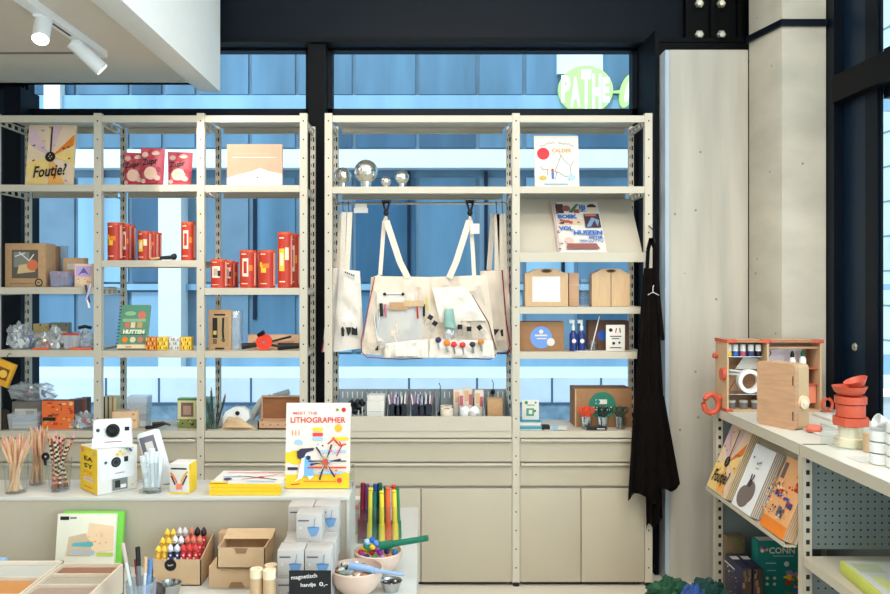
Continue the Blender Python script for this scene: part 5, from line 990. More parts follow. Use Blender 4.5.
# small film box
fb = thing('film_box', 'small yellow and white film box on the riser', 'box', (X(169.5, 2.64), 2.64, zR + .001), R(-5))
b = MB(WPAPER); b.box(0, .066, 0, .07, 0, .098, None, .001); b.box(.0661, .0665, .001, .069, .001, .097, YEL); b.frame(0, 0, .066, .098); b.stroke([(.05, .7), (.2, .6), (.4, .35), (.5, .3)], .1, ORG); b.stroke([(.95, .75), (.75, .6), (.6, .35), (.5, .3)], .1, c_(236, 170, 60)); b.stroke([(.1, .6), (.3, .3)], .08, DPUR); b.stroke([(.9, .62), (.68, .3)], .08, DPUR); b.rect(.42, .05, .6, .7, WPAPER); b.rect(.36, .14, .66, .34, c_(236, 130, 110)); b.rect(.1, .82, .9, .87, INK); b.rect(0, 0, 1, .05, YEL); b.build('carton', fb)
# book stack
for i in range(3):
    t = thing('book', ('bottom', 'middle', 'top')[i] + ' yellow spined picture book of the flat stack on the riser', 'book', (X(245 + (i % 2), 2.62), 2.618, zR + .001 + i * .0125), R((0, 1.0, -.8)[i]), 'flat stack of yellow spined books'); wv, dv = .235, .18
    b = MB(YEL); b.box(-wv / 2, wv / 2, 0, .003, 0, .012, YEL); b.box(-wv / 2, wv / 2, .003, dv, 0, .0015, WPAPER); b.box(-wv / 2, wv / 2, .003, dv, .0105, .012, WPAPER)
    if i == 2:
        b.frame(-wv / 2, 0, wv, dv, 0); n0 = len(b.V); b.rect(.1, .82, .9, .88, c_(232, 130, 130)); b.stroke([(.3, .6), (.9, .3)], .025, DPUR); b.stroke([(.4, .3), (.85, .66)], .02, RED); b.stroke([(.1, .5), (.4, .55)], .05, LBL); b.rect(0, .0, .25, .12, YEL); b.disc(.65, .45, .05, RED); b.rect(.5, .12, .9, .17, LBL); b.disc(.2, .3, .06, DPUR)
        b.V = b.V[:n0] + [(v[0], v[2], .012 - v[1]) for v in b.V[n0:]]
    b.build('cover', t); MB(PAGES).box(-wv / 2 + .004, wv / 2 - .004, .003, dv - .004, .0015, .0105).build('page_block', t)
t = book('large picture book titled for the lithographer standing on the riser', 285, 349.5, 405, zR, art_litho, c_(240, 224, 208), Y=2.70, th=.012, lean=6)
b = MB(CLEAR); tag(b.box(X(349.5, 2.7), X(351, 2.7) + .004, 2.69, 2.80, zR + .001, zR + .06).build('book_stand'), 'clear stand edge beside the standing lithographer book', 'stand')
# ---------------------------------------------------------------- on the table
t = thing('craft_book', 'white and green boxed craft set leaning on the riser front', 'box', (X(84, 2.53), 2.535, ZTB + .001), 0, rx=-R(8))
wv, hv = 62 * 2.5 / F, .185
b = MB(c_(120, 200, 70)); b.box(-wv / 2 + .01, wv / 2 + .012, .014, .034, 0, hv + .006, None, .002); b.build('green_back', t)
b = MB(c_(232, 228, 208)); b.box(-wv / 2, wv / 2 - .006, 0, .013, 0, hv, None, .001); b.frame(-wv / 2, 0, wv - .006, hv)
b.rect(.05, .9, .2, .96, INK); b.rect(.22, .92, .33, .95, c_(130, 110, 120)); b.poly([(.5, .35), (.55, .85), (.97, .8), (.98, .4)], c_(240, 206, 166)); b.poly([(.18, .3), (.22, .62), (.5, .68), (.62, .4), (.6, .3)], c_(206, 180, 150)); b.poly([(.26, .46), (.3, .52), (.62, .54), (.64, .48), (.6, .45)], c_(90, 170, 176)); b.rect(.24, .32, .66, .4, c_(176, 184, 186)); b.rect(.7, .3, .98, .36, c_(190, 200, 90)); scatter(b, 7, 10, .55, .5, .92, .78, [ORG, c_(206, 150, 100)], .008, .014, 'disc'); b.build('front_box', t)
tag(MB(LBL).box(X(-8, 2.5), X(8, 2.5), 2.44, 2.5, ZTB + .001, Z(557, 2.5), None, .002).box(X(-8, 2.5), X(8.5, 2.5), 2.435, 2.439, ZTB + .001, Z(560, 2.5), c_(60, 70, 84)).build('blue_box'), 'small pale blue box at the left edge behind the orange tray', 'box')
# wooden sorting trays
def tray(label, xa0, xb0, ya, yb, n, m, ms, h=.09):
    t = thing('sorting_tray', label, 'tray', ((xa0 + xb0) / 2, (ya + yb) / 2, ZTB), 0); z0 = ZTB + .001
    b = MB(m); b.box(xa0, xb0, ya, yb, z0, z0 + .006); b.build('base', t, True)
    for a in ((xa0, xa0 + .006, ya, yb), (xb0 - .006, xb0, ya, yb), (xa0, xb0, ya, ya + .006), (xa0, xb0, yb - .006, yb)): MB(m).box(*a, z0, z0 + h).build('side_wall', t, True)
    for k in range(1, n): y = yb - (yb - ya) * k / n; MB(m).box(xa0 + .006, xb0 - .006, y, y + .004, z0, z0 + h - .003).build('divider', t, True)
    for k in range(n): y1 = yb - (yb - ya) * k / n; MB(ms[k % len(ms)]).box(xa0 + .008, xb0 - .008, y1 - (yb - ya) / n + .006, y1 - .008, z0 + .006, z0 + h * .88).build('paper_fill', t, True)
xl = (62 - CX) * 2.38 / F
tray('pale wooden tray with sorted tan card in front of the craft set', xl, (124 - CX) * 2.38 / F, 1.9, 2.38, 6, c_(226, 206, 184), [c_(150, 100, 76), c_(176, 164, 146), c_(170, 144, 128), c_(160, 136, 100), c_(176, 150, 128)])
tray('pale wooden tray with orange and tan strips at the lower left corner', -1.45, xl - .004, 1.9, 2.40, 4, c_(228, 214, 196), [c_(196, 194, 186), c_(206, 140, 76), c_(190, 130, 90), c_(170, 112, 86)])
for k in range(12): 
    pass
# marker cup
mk = thing('clear_cup', 'clear cup of markers in front of the pencil box', 'cup', (X(141, 2.2), 2.2, ZTB + .001)); MB(glassmat('blue_clear', (.76, .84, .93), .2, white=.12)).lathe([(.0001, 0), (.035, 0), (.042, .105), (.040, .105), (.033, .005), (.0001, .005)], seg=18).build('cup_body', mk)
for i, (a, c, r_, m, cp, lb) in enumerate(((124, 542, .005, LGREY, c_(200, 180, 170), 'pale grey'), (126, 558, .004, c_(180, 180, 60), INK, 'lime'), (135.5, 560, .006, c_(190, 60, 80), c_(150, 40, 60), 'dark pink'), (139, 546, .006, c_(110, 114, 116), INK, 'grey'), (146, 557, .004, c_(230, 226, 220), c_(220, 180, 140), 'white'), (150, 560, .006, c_(120, 150, 190), c_(90, 130, 180), 'steel blue'))):
    x0, z0 = X(138 + i * 1.4, 2.2), ZTB + .01; x1, zz = X(a, 2.2), Z(c, 2.2); yy = 2.19 + .008 * (i % 3); t = thing('marker', '%s marker in the clear cup on the table' % lb, 'marker', (x0, yy, z0), 0, 'markers in the clear cup'); f = lambda k: (x0 + (x1 - x0) * k, yy, z0 + (zz - z0) * k)
    MB(m).tube([f(0), f(.74)], r_).build('barrel', t, True); MB(cp).tube([f(.74), f(1)], r_ * 1.15).build('cap', t, True)
sb = thing('steel_beaker', 'small steel dish of glass beads at the bottom edge', 'dish', (X(170, 2.37), 2.37, ZTB + .001)); MB(STEEL).lathe([(.0001, 0), (.025, 0), (.034, .035), (.032, .035), (.024, .003), (.0001, .003)], seg=24).build('dish_body', sb)
for k in range(8): a = k * .8; tag(MB(CLEAR).ball((X(170, 2.37) + .018 * math.cos(a), 2.37 + .018 * math.sin(a), ZTB + .024 + .004 * (k % 3)), .009, seg=10).build('glass_bead'), 'clear glass bead in the small steel dish', 'bead', 'glass beads in the steel dish')
tag(MB(c_(70, 58, 54)).ball((X(157, 2.34), 2.34, ZTB + .024), .022, seg=14, r3=(1, 1, 1.1)).build('dark_ball'), 'dark brown bead beside the marker cup', 'bead')
# pencil box
pb = thing('kraft_pen_box', 'open kraft box of crowded character pens with a black round label', 'box', (X(176, 2.44), 2.44, ZTB + .001))
xa_, xb_ = X(152, 2.44), X(201, 2.44); ya_, yb_ = 2.44, 2.59; hb = .079
b = MB(KRAFTL); z0 = ZTB + .001; b.box(xa_, xb_, ya_, ya_ + .003, z0, z0 + hb); b.box(xa_, xb_, yb_ - .003, yb_, z0, z0 + hb + .035); b.box(xa_, xa_ + .003, ya_, yb_, z0, z0 + hb); b.box(xa_, xb_, ya_, yb_, z0, z0 + .003)
b.M = Matrix(); V = [(xb_, ya_, z0), (xb_, yb_, z0), (xb_, yb_, z0 + hb + .035), (xb_, ya_, z0 + hb)]; b.add(V + [(v[0] - .003, v[1], v[2]) for v in V], [(0, 1, 2, 3), (7, 6, 5, 4), (2, 3, 7, 6), (0, 3, 7, 4), (1, 2, 6, 5)]); b.build('carton', pb, True)
b = MB(INK).frame(X(164.5, 2.44), Z(571, 2.44), 12 * 2.44 / F, 12 * 2.44 / F, 2.44); b.disc(.5, .5, .5, INK, n=24); squig(b, .28, .5, .72, .5, WPAPER, 5, .1, .05); b.build('price_label', pb, True)
rows = [(153.5, 'yellow', c_(240, 186, 50), 3), (164, 'dark blue', c_(40, 48, 92), 4), (178, 'red', c_(206, 40, 50), 3), (189, 'red dotted', c_(200, 50, 54), 3)]
cols7 = ('first', 'second', 'third', 'fourth', 'fifth', 'sixth', 'seventh'); rj = random.Random(8)
for j in range(3):
    for i in range(7):
        x = xa_ + .012 + i * .0192 + rj.uniform(-.001, .001); y = ya_ + .022 + j * .044 + rj.uniform(-.002, .002)
        if i < 2: m, hd, lb, hh, dt = c_(236, 176, 50), c_(244, 200, 70), 'yellow', .105, c_(250, 220, 130)
        elif i < 4: m, hd, lb, hh, dt = c_(44, 52, 92), (c_(226, 222, 226), c_(236, 230, 226), c_(216, 206, 206))[j], 'dark blue white headed', .11, c_(230, 226, 226)
        else: m, hd, lb, hh, dt = c_(200, 42, 50), (c_(214, 60, 56), c_(220, 120, 96), (c_(206, 120, 96), INK, c_(60, 30, 36))[i - 4])[j], 'red', .11, c_(244, 214, 200)
        hh += j * .012; t = thing('character_pen', '%s pen in the kraft box, %s row, %s from the left' % (lb, ('front', 'middle', 'rear')[j], cols7[i]), 'pen', (x, y, z0 + .004), 0, lb + ' pens in the kraft box')
        b = MB(m); b.lathe([(.008, 0), (.0086, hh * .80), (.006, hh * .84)], seg=10); b.frame(-.008, 0, .016, hh, -.0088)
        for q_ in range(4): b.disc(.3 + .4 * (q_ % 2), .5 + q_ * .09, .2, dt, n=8)
        b.build('barrel', t); b = MB(hd); b.lathe([(.005, hh * .84), (.0092, hh * .88), (.0092, hh * .95), (.005, hh * 1.01), (.0003, hh * 1.06)], seg=10); b.frame(-.008, 0, .016, hh, -.0092); b.disc(.35, .915, .1, INK, n=6); b.disc(.65, .915, .1, INK, n=6); b.build('head', t)
# kraft drawers
def kraft_drawer(label, p0, p1, Y, z0, h, d, open_, lidtag=False):
    x0, x1 = X(p0, Y), X(p1, Y); t = thing('kraft_drawer_box', label, 'box', ((x0 + x1) / 2, Y, z0)); b = MB(KRAFTL); z0 += .001
    if open_:
        b.box(x0, x1, Y, Y + .003, z0, z0 + h * .99); b.box(x0, x0 + .003, Y, Y + d, z0, z0 + h); b.box(x1 - .003, x1, Y, Y + d, z0, z0 + h); b.box(x0, x1, Y, Y + d, z0, z0 + .003); b.build('drawer', t, True)
        b = MB(KRAFTL); b.prism([(Y + d * .55, z0 + h * 1.0), (Y + d, z0 + h * 1.2), (Y + d, z0), (Y + d * .97, z0), (Y + d * .97, z0 + h)], x0 - .003, x1 + .004); b.V = [(v[1], v[0], v[2]) for v in b.V]; b.build('sleeve', t, True)
    else: b.box(x0, x1, Y, Y + d, z0, z0 + h, None, .001); b.build('drawer', t, True)
    b = MB(KRAFTD).frame(x0, z0, x1 - x0, h, Y); b.poly([(.36, .98), (.4, .72), (.6, .72), (.64, .98)] if open_ else [(.36, .02), (.42, .28), (.62, .28), (.68, .02)], c_(150, 112, 78)); b.build('finger_notch', t, True); return t
kraft_drawer('lower closed kraft drawer box', 209, 262, 2.42, ZTB, .066, .15, False)
kraft_drawer('upper kraft drawer box pulled open', 217, 265, 2.40, ZTB + .067, .062, .15, True)
lb_ = thing('kraft_box', 'closed kraft box with a black label behind the open drawer box', 'box', (X(246, 2.56), 2.56, ZTB)); b = MB(KRAFTL); x0, x1 = X(219, 2.56), X(270, 2.56); b.box(x0, x1, 2.555, 2.595, ZTB + .001, Z(532, 2.56), None, .001); b.build('carton', lb_, True); MB(INK).box(X(244, 2.56), X(267, 2.56), 2.557, 2.593, Z(532, 2.56), Z(532, 2.56) + .002).build('black_label', lb_, True)
t = tag(MB(WPAPER).add([(X(214, 2.2), 2.12, ZTB + .001), (X(247, 2.2), 2.12, ZTB + .001), (X(251, 2.3), 2.36, ZTB + .001), (X(232, 2.3), 2.33, ZTB + .001), (X(214, 2.2), 2.12, ZTB + .003), (X(247, 2.2), 2.12, ZTB + .003), (X(251, 2.3), 2.36, ZTB + .003), (X(232, 2.3), 2.33, ZTB + .003)], [(0, 1, 2, 3), (4, 5, 6, 7), (0, 1, 5, 4), (1, 2, 6, 5), (2, 3, 7, 6), (3, 0, 4, 7)]).build('paper_sheet'), 'white sheet of paper lying in front of the kraft drawer boxes', 'paper')
for px, pt, Y, lb in ((256.5, 569, 2.26, 'front left'), (269.5, 570, 2.25, 'front right'), (271, 565, 2.33, 'rear')):
    h = Z(pt, Y) - ZTB; t = thing('wooden_tube', '%s pale wooden tube with a round lid beside the white boxes' % lb, 'tube', (X(px, Y), Y, ZTB + .001), 0, 'pale wooden tubes'); MB(WOODP).lathe([(.018, 0), (.018, h * .8)], seg=20).build('tube_body', t); MB(c_(240, 220, 186)).lathe([(.0186, h * .8), (.0186, h), (.010, h), (.009, h - .004), (.0001, h - .004)], seg=20).build('lid', t)
# stack of small white boxes
BW, BH = .0755, .0795
def whitebox(label, x, y, lay, rz=0):
    t = thing('small_white_box', label, 'box', (x, y, ZTB + .001 + lay * (BH + .0005)), R(rz), 'small white boxes stacked on the table'); b = MB(mat('grey_white_card', (194, 185, 178), .7, var=.02)); b.box(-BW / 2, BW / 2, 0, .073, 0, BH, None, .001); b.frame(-BW / 2, 0, BW, BH)
    SB_ = c_(110, 150, 190); b.poly([(.42, .52), (.66, .56), (.92, .5), (.8, .22), (.6, .16), (.5, .3)], SB_); b.stroke([(.68, .5), (.74, .86)], .03, SB_); b.stroke([(.45, .5), (.9, .52)], .02, c_(60, 90, 140)); b.rect(.08, .74, .5, .79, c_(90, 90, 100)); b.disc(.18, .5, .05, c_(206, 200, 196)); b.rect(.1, .1, .4, .12, c_(170, 160, 156))
    b.build('carton', t); return t
xg = X(291.5, 2.30); x1g = xg + BW + .003
names = {0: 'bottom layer', 1: 'second layer'}
for lay in (0, 1):
    for r_ in range(3):
        for c in range(2): whitebox('small white box with a blue drawing, %s, %s row, %s column of the stack' % (names[lay], ('front', 'middle', 'rear')[r_], ('left', 'right')[c]), (xg, x1g)[c] + .004 * (lay == 0) * (-1) + (.0, .004, .0)[r_], 2.285 + r_ * .078, lay, (0, 1.5)[(r_ + c) % 2] * 0)
whitebox('single small white box in front on top of the stack', (xg + x1g) / 2 + .002, 2.365, 2, 0); whitebox('left of the two small white boxes at the rear top of the stack', xg + .003, 2.45, 2, 0); whitebox('right of the two small white boxes at the rear top of the stack', x1g + .003, 2.452, 2, 0)
ps = thing('price_sign', 'black card sign with white handwriting in front of the white boxes', 'sign', (X(310, 2.22), 2.22, ZTB + .001)); wv, hv = 42 * 2.22 / F, Z(571, 2.22) - ZTB
b = MB(INK); b.box(-wv / 2, wv / 2, 0, .003, 0, hv); b.frame(-wv / 2, 0, wv, hv); b.build('board', ps)
b = MB(WPAPER).frame(-wv / 2, 0, wv, hv, -.0002); b.text('magnetisch', .36, .86, .62, WPAPER, h=.12, bold=.02, rot=5); b.text('handje', .46, .68, .36, WPAPER, h=.11, bold=.02, rot=3); b.text('0,-', .82, .7, .2, WPAPER, h=.11, bold=.02); b.build('handwriting', ps)
MB(BLK).prism([(0, 0), (.05, 0), (0, .06)], -.002, .002).build('foot', ps); o = [q for q in bpy.data.objects if q.name.startswith('foot')][-1]
o.data.transform(Matrix.Rotation(R(90), 4, 'Z')); o.data.transform(Matrix.Translation((0, .003, 0)))
# bowls
def bowl(label, px, Y, z, r_, h, m, name='bowl'):
    t = thing(name, label, 'bowl', (X(px, Y), Y, z + .001)); b = MB(m); prof = [(.0001, 0), (r_ * .45, 0)]
    for k in range(1, 7): a = k / 6; prof.append((r_ * (.45 + .55 * math.sin(a * math.pi / 2)), h * a ** 1.4))
    inn = [(r - .004, zz + .003) for r, zz in prof[::-1] if r > .01]; b.lathe(prof + [(r_ - .002, h + .002)] + inn + [(.0001, .004)], seg=32); b.build('bowl_body', t); return t
PBW = c_(222, 190, 170, .4)
Y1 = 2.56; bowl('pale pink bowl of coloured magnet balls on the table', 378, Y1, ZTB, .078, .066, PBW)
rnd = random.Random(2); bc = [(BLU, 'blue'), (YEL, 'yellow'), (c_(150, 50, 140), 'purple'), (GRN, 'green'), (c_(230, 120, 40), 'orange'), (c_(40, 150, 150), 'teal'), (RED, 'red'), (DPUR, 'dark violet'), (LIL, 'lilac')]
k = 0
for ring, nn, zz in ((.055, 13, .062), (.034, 8, .072), (.012, 3, .080)):
    for i in range(nn):
        a = 2 * math.pi * i / nn + ring * 30; m, lb = bc[(i * 4 + k) % 9]; k += 1
        tag(MB(m).ball((X(378, Y1) + ring * math.cos(a), Y1 + ring * math.sin(a), ZTB + zz), .0095, seg=12).build('magnet_ball'), '%s ball heaped in the pale pink bowl' % lb, 'ball', lb + ' balls in the pink bowl')
for i, (px, py, m, lb) in enumerate(((367, 542, LBL, 'pale blue'), (372, 540, BLU, 'blue'), (369, 548, GRN, 'green'), (372.5, 547, YEL, 'yellow'), (377, 549, c_(150, 50, 140), 'magenta'), (366, 546, c_(40, 140, 110), 'sea green'), (376, 543, c_(90, 140, 200), 'sky blue'))):
    Yq = 2.515 + .004 * (i % 3); tag(MB(m).ball((X(px, Yq), Yq, Z(py, Yq)), .0098, seg=12).build('magnet_ball'), '%s ball clinging to the green wand over the pink bowl' % lb, 'ball')
def wand(label, p0, p1, m, w0=.011, w1=.007, group=None):
    t = thing('magnet_wand', label, 'wand', p1, 0, group); a, c = Vector(p0), Vector(p1); d = c - a
    b = MB(m); b.tube([tuple(a), tuple(a + d * .34)], w0 * 1.25, seg=10); b.tube([tuple(a + d * .34), tuple(a + d * .42), tuple(c)], w0, r1=w1, seg=10); b.build('wand_body', t, True); MB(INK).tube([tuple(c - d * .04), tuple(c - d * .035)], w1 * 1.12, seg=8).build('cord_hole', t, True); return t
wand('dark green magnet wand lying across the pink bowl', (X(374, 2.53), 2.53, Z(547, 2.53)), (X(428, 2.50), 2.50, Z(538, 2.50)), c_(16, 110, 84), .0105, .009)
# wands standing in clear container
hc = thing('clear_container', 'clear container of upright coloured magnet wands', 'container', (X(379, 2.84), 2.86, ZTB + .001)); cwid = 42 * 2.86 / F
b = MB(CLEAR); b.box(-cwid / 2, cwid / 2, -.035, -.033, 0, .13); b.box(-cwid / 2, cwid / 2, .033, .035, 0, .13); b.box(-cwid / 2, -cwid / 2 + .002, -.033, .033, 0, .13); b.box(cwid / 2 - .002, cwid / 2, -.033, .033, 0, .13); b.box(-cwid / 2, cwid / 2, -.033, .033, 0, .003); b.build('container_body', hc)
WC = [(361.5, 483, c_(130, 24, 44), 'dark red', 0), (366, 484, c_(110, 60, 110), 'plum', 0), (370, 488, c_(226, 200, 60), 'yellow', 1), (374, 492, c_(14, 96, 76), 'dark green', 1), (375, 484, c_(40, 70, 140), 'navy blue', 0), (380, 483, c_(20, 90, 70), 'deep green', 0), (382, 491, c_(236, 214, 60), 'bright yellow', 1), (386.5, 486, c_(20, 110, 84), 'teal green', 0), (388.5, 487, c_(230, 96, 50), 'orange', 1), (395, 485, c_(214, 60, 40), 'red', 0), (395.5, 490, c_(240, 206, 60), 'golden yellow', 1), (398.5, 487, c_(30, 120, 70), 'leaf green', 0)]
for px, pt, m, lb, f in WC:
    Yq = 2.875 - .034 * f; xx = X(px, Yq); wand('%s magnet wand standing in the clear container' % lb, (xx, Yq, ZTB + .006), (xx - (px - 379) * .0003, Yq, Z(pt, Yq)), m, .0095, .0085)
pk = cardbox('white pack with pink print behind the riser end', 353, 361, 500, ZTB, WPAPER, 2.93, .05, lambda b: (b.disc(.6, .78, .35, PNK), b.disc(.4, .4, .3, c_(240, 190, 200)), b.rect(.1, .55, .5, .6, LBL)))
Y2 = 2.39; bowl('pale pink bowl of small shells and stones at the bottom edge', 356.5, Y2, ZTB, .080, .072, PBW)
SH = [(c_(236, 226, 210), 'cream'), (c_(120, 100, 80), 'brown'), (c_(206, 140, 90), 'tan'), (c_(180, 186, 186), 'grey'), (c_(120, 140, 120), 'mossy'), (c_(90, 70, 60), 'dark'), (WHITE, 'white')]
for k in range(30):
    a, q = rnd.uniform(0, 6.28), math.sqrt(rnd.random()) * .058; m, lb = SH[k % 7]
    tag(MB(m).ball((X(356.5, Y2) + q * math.cos(a), Y2 + q * math.sin(a), ZTB + .062 + (.062 - q) * .28), .0125, nz=.7, seed=k, seg=8, r3=(1.1, .8, .7)).build('shell'), '%s shell heaped in the bowl at the bottom edge' % lb, 'shell', lb + ' shells in the bowl')
sc = thing('scoop', 'pale blue plastic scoop lying across the bowl of shells', 'scoop', (X(365, 2.36), 2.36, Z(572, 2.36))); SCM = c_(150, 180, 220, .3)
b = MB(SCM); p0, p1 = (X(350, 2.37), 2.37, Z(566, 2.37)), (X(404, 2.30), 2.30, Z(575, 2.30)); b.tube([p0, tuple(Vector(p0).lerp(Vector(p1), .45))], .012, r1=.010, seg=10); b.tube([tuple(Vector(p0).lerp(Vector(p1), .45)), p1], .007, r1=.004, seg=8); b.build('scoop_body', sc, True)
md = thing('small_steel_dish', 'small steel dish of dark pieces right of the shell bowl', 'dish', (X(391, 2.40), 2.40, ZTB + .001)); MB(STEEL).lathe([(.0001, 0), (.022, 0), (.031, .03), (.034, .031), (.021, .003), (.0001, .003)], seg=24).build('dish_body', md)
for k in range(9): a = k * .7; tag(MB((c_(80, 76, 70), STEEL, c_(60, 50, 46))[k % 3]).ball((X(391, 2.40) + .017 * math.cos(a), 2.40 + .017 * math.sin(a), ZTB + .022), .007, seg=8, nz=.4, seed=k).build('pebble'), ('dark grey', 'silvery', 'dark brown')[k % 3] + ' small pebble in the steel dish', 'pebble', ('dark grey', 'silvery', 'dark brown')[k % 3] + ' pebbles in the steel dish')
# ================================================================ RIGHT COUNTER
XC, YE, YM, YN, ZC, XR = 1.467, 4.05, 3.117, 2.17, 1.003, 2.035
rc = thing('display_counter', 'beige steel display counter with perforated divider at the right', 'counter', (1.75, 3.1, 0))
def cpost(y):
    b = MB(METAL); b.box(XC, XC + .003, y - .02, y + .02, 0, ZC - .001); b.box(XC, XC + .035, y - .0205, y - .0175, 0, ZC - .001)
    z = .08
    while z < ZC - .05: b.box(XC + .012, XC + .026, y - .0212, y - .0205, z, z + .018, DARK); z += .045
    return b.build('post', rc, True)
for y in (YE - .01, YM, YN): cpost(y)
for y in (YE - .01, YM): 
    b = MB(METAL); b.box(XR - .03, XR, y - .02, y + .02, 0, ZC - .04); b.build('post', rc, True)
for a, c in ((YM + .003, YE), (YN, YM - .003)):
    b = MB(mat('white_counter_top', (226, 222, 210), .35, var=.02)); b.box(XC - .002, XR, a, c, ZC - .004, ZC); b.box(XC - .004, XC + .002, a, c, ZC - .042, ZC, METAL); b.build('counter_top', rc, True)
MB(mat('dark_joint', (90, 92, 92), .5)).box(XC + .01, XC + .10, YM - .006, YM + .006, ZC, ZC + .0015).build('joint_plate', rc, True)
# perforated dividing panels
def perf(y, z0, z1, x0=XC + .04, x1=XR - .03, step=.0275, holes=True, nm='perforated_panel'):
    b = MB(PERF); b.box(x0, x1, y - .001, y + .001, z0, z1)
    if holes:
        z = z0 + .02
        while z < z1 - .01:
            x = x0 + .03
            while x < x1 - .01: b.add([(x - .0035, y - .0016, z - .0035), (x + .0035, y - .0016, z - .0035), (x + .0035, y - .0016, z + .0035), (x - .0035, y - .0016, z + .0035)], [(0, 1, 2, 3)], DARK); x += step
            z += step
    return b.build(nm, rc, True)
zs2 = .575
perf(YM + .002, zs2 + .02, ZC - .05); perf(YM + .002, .12, zs2 - .045); perf(YE - .012, .12, ZC - .05, holes=False, nm='end_panel')
MB(PERF).box(XR - .01, XR - .008, YN, YE, .1, ZC - .05).build('back_panel', rc, True)
def cshelf(y0, y1, z): b = MB(METAL); b.box(XC + .004, XR - .012, y0, y1, z - .003, z); b.box(XC, XC + .004, y0, y1, z - .036, z); return b.build('shelf', rc, True)
cshelf(YM + .022, YE - .032, .102); cshelf(YN, YM - .022, zs2); cshelf(YN, YM - .022, .102)
MB(CLEAR).add([(XC + .16, YM - .03, zs2 + .004), (XR - .02, YM - .03, zs2 + .004), (XR - .02, YM - .40, zs2 + .37), (XC + .34, YM - .40, zs2 + .37)], [(0, 1, 2, 3)]).build('tilted_acrylic_panel', rc, True)
# sloped book plate: bottom (xb,zb) to top (xt,zt)
xb_, zb_, xt_, zt_ = 1.425, .600, 1.565, .935
b = MB(PANEL); y0, y1 = YM + .024, YE - .034
b.add([(xb_ + .035, y0, zb_ + .002), (xb_ + .035, y1, zb_ + .002), (xt_ + .035, y1, zt_), (xt_ + .035, y0, zt_), (xb_ + .038, y0, zb_ + .002), (xb_ + .038, y1, zb_ + .002), (xt_ + .038, y1, zt_), (xt_ + .038, y0, zt_)], [(0, 1, 2, 3), (4, 5, 6, 7), (0, 1, 5, 4), (2, 3, 7, 6), (1, 2, 6, 5), (3, 0, 4, 7)])
b.box(xb_ - .008, xb_ + .038, y0, y1, zb_ - .006, zb_ - .002, METAL); b.box(xb_ - .012, xb_ - .008, y0, y1, zb_ - .006, zb_ + .012, METAL); b.build('book_slope', rc, True)
TL = math.atan2(xt_ - xb_, zt_ - zb_)
# book standing on the slope facing -X: local x axis -> -Y (reader's right is nearer the camera)
def slope_book(label, yfar, wdt, hgt, n, art, cov, group):
    th = .0085
    for i in range(n):
        off = .034 - th - i * (th + .0003); o = Vector((xb_ + off * math.cos(TL) - .001, yfar - wdt / 2 - i * .003 * 0, zb_ + .001 + (.03 - off) * math.sin(TL) * 1.0))
        t = thing('book', label(i), 'book', o, 0, group); t.rotation_euler = Euler((-TL, 0, R(-90)), 'XYZ')
        b = MB(cov); b.box(-wdt / 2, wdt / 2, 0, .0014, 0, hgt); b.box(-wdt / 2, wdt / 2, th - .0014, th, 0, hgt); b.box(-wdt / 2, -wdt / 2 + .0015, .0014, th - .0014, 0, hgt)
        b.frame(-wdt / 2, 0, wdt, hgt)
        if i == n - 1: art(b)
        b.build('cover', t); MB(PAGES2).box(-wdt / 2 + .0015, wdt / 2 - .0003, .0014, th - .0014, .001, hgt - .002).build('page_block', t)
def art_rabbit(b):
    GB = c_(120, 106, 100); b.disc(.4, .2, .3, GB, ry=.24, n=24); b.disc(.56, .3, .25, GB, ry=.24); b.disc(.46, .42, .09, c_(60, 50, 50)); b.poly([(.4, .44), (.38, .56), (.44, .56), (.46, .46)], c_(60, 50, 50)); b.poly([(.48, .46), (.5, .57), (.55, .56), (.52, .44)], c_(60, 50, 50)); b.disc(.2, .8, .03, DPUR); squig(b, .42, .74, .62, .76, INK, 7, .03, .015); b.rect(.45, .66, .6, .67, INK)
def art_orange(b):
    b.rect(.62, .78, 1, .98, ORG); b.rect(0, 0, 1, .16, ORG); b.rect(.05, .7, .2, .92, c_(110, 90, 90)); b.rect(.72, .62, .95, .74, RED); b.rect(.1, .46, .7, .5, BLU); b.rect(.25, .54, .55, .57, RED); b.rect(.66, .38, .9, .46, c_(60, 60, 110)); b.rect(.45, .22, .68, .36, c_(90, 100, 110)); scatter(b, 3, 90, .04, .2, .94, .68, [RED, ORG, INK, WPAPER, c_(236, 190, 130)], .02, .035, 'rect')
ordn = ('rearmost', 'second from the back', 'third from the back', 'fourth from the back', 'front')
slope_book(lambda i: '%s book of the cream sunburst books on the counter slope' % (ordn[i] if i < 4 else 'front'), 4.005, .25, .335, 5, art_foutje, CREAM, 'cream sunburst books on the counter slope')
slope_book(lambda i: '%s white book of the rabbit pile on the counter slope' % (ordn[i] if i < 4 else 'front'), 3.685, .21, .30, 5, art_rabbit, c_(234, 234, 236), 'white rabbit books on the counter slope')
slope_book(lambda i: '%s orange patterned book on the counter slope next to the post' % (ordn[i] if i < 4 else 'front'), 3.375, .215, .31, 5, art_orange, c_(236, 176, 120), 'orange patterned books on the counter slope')
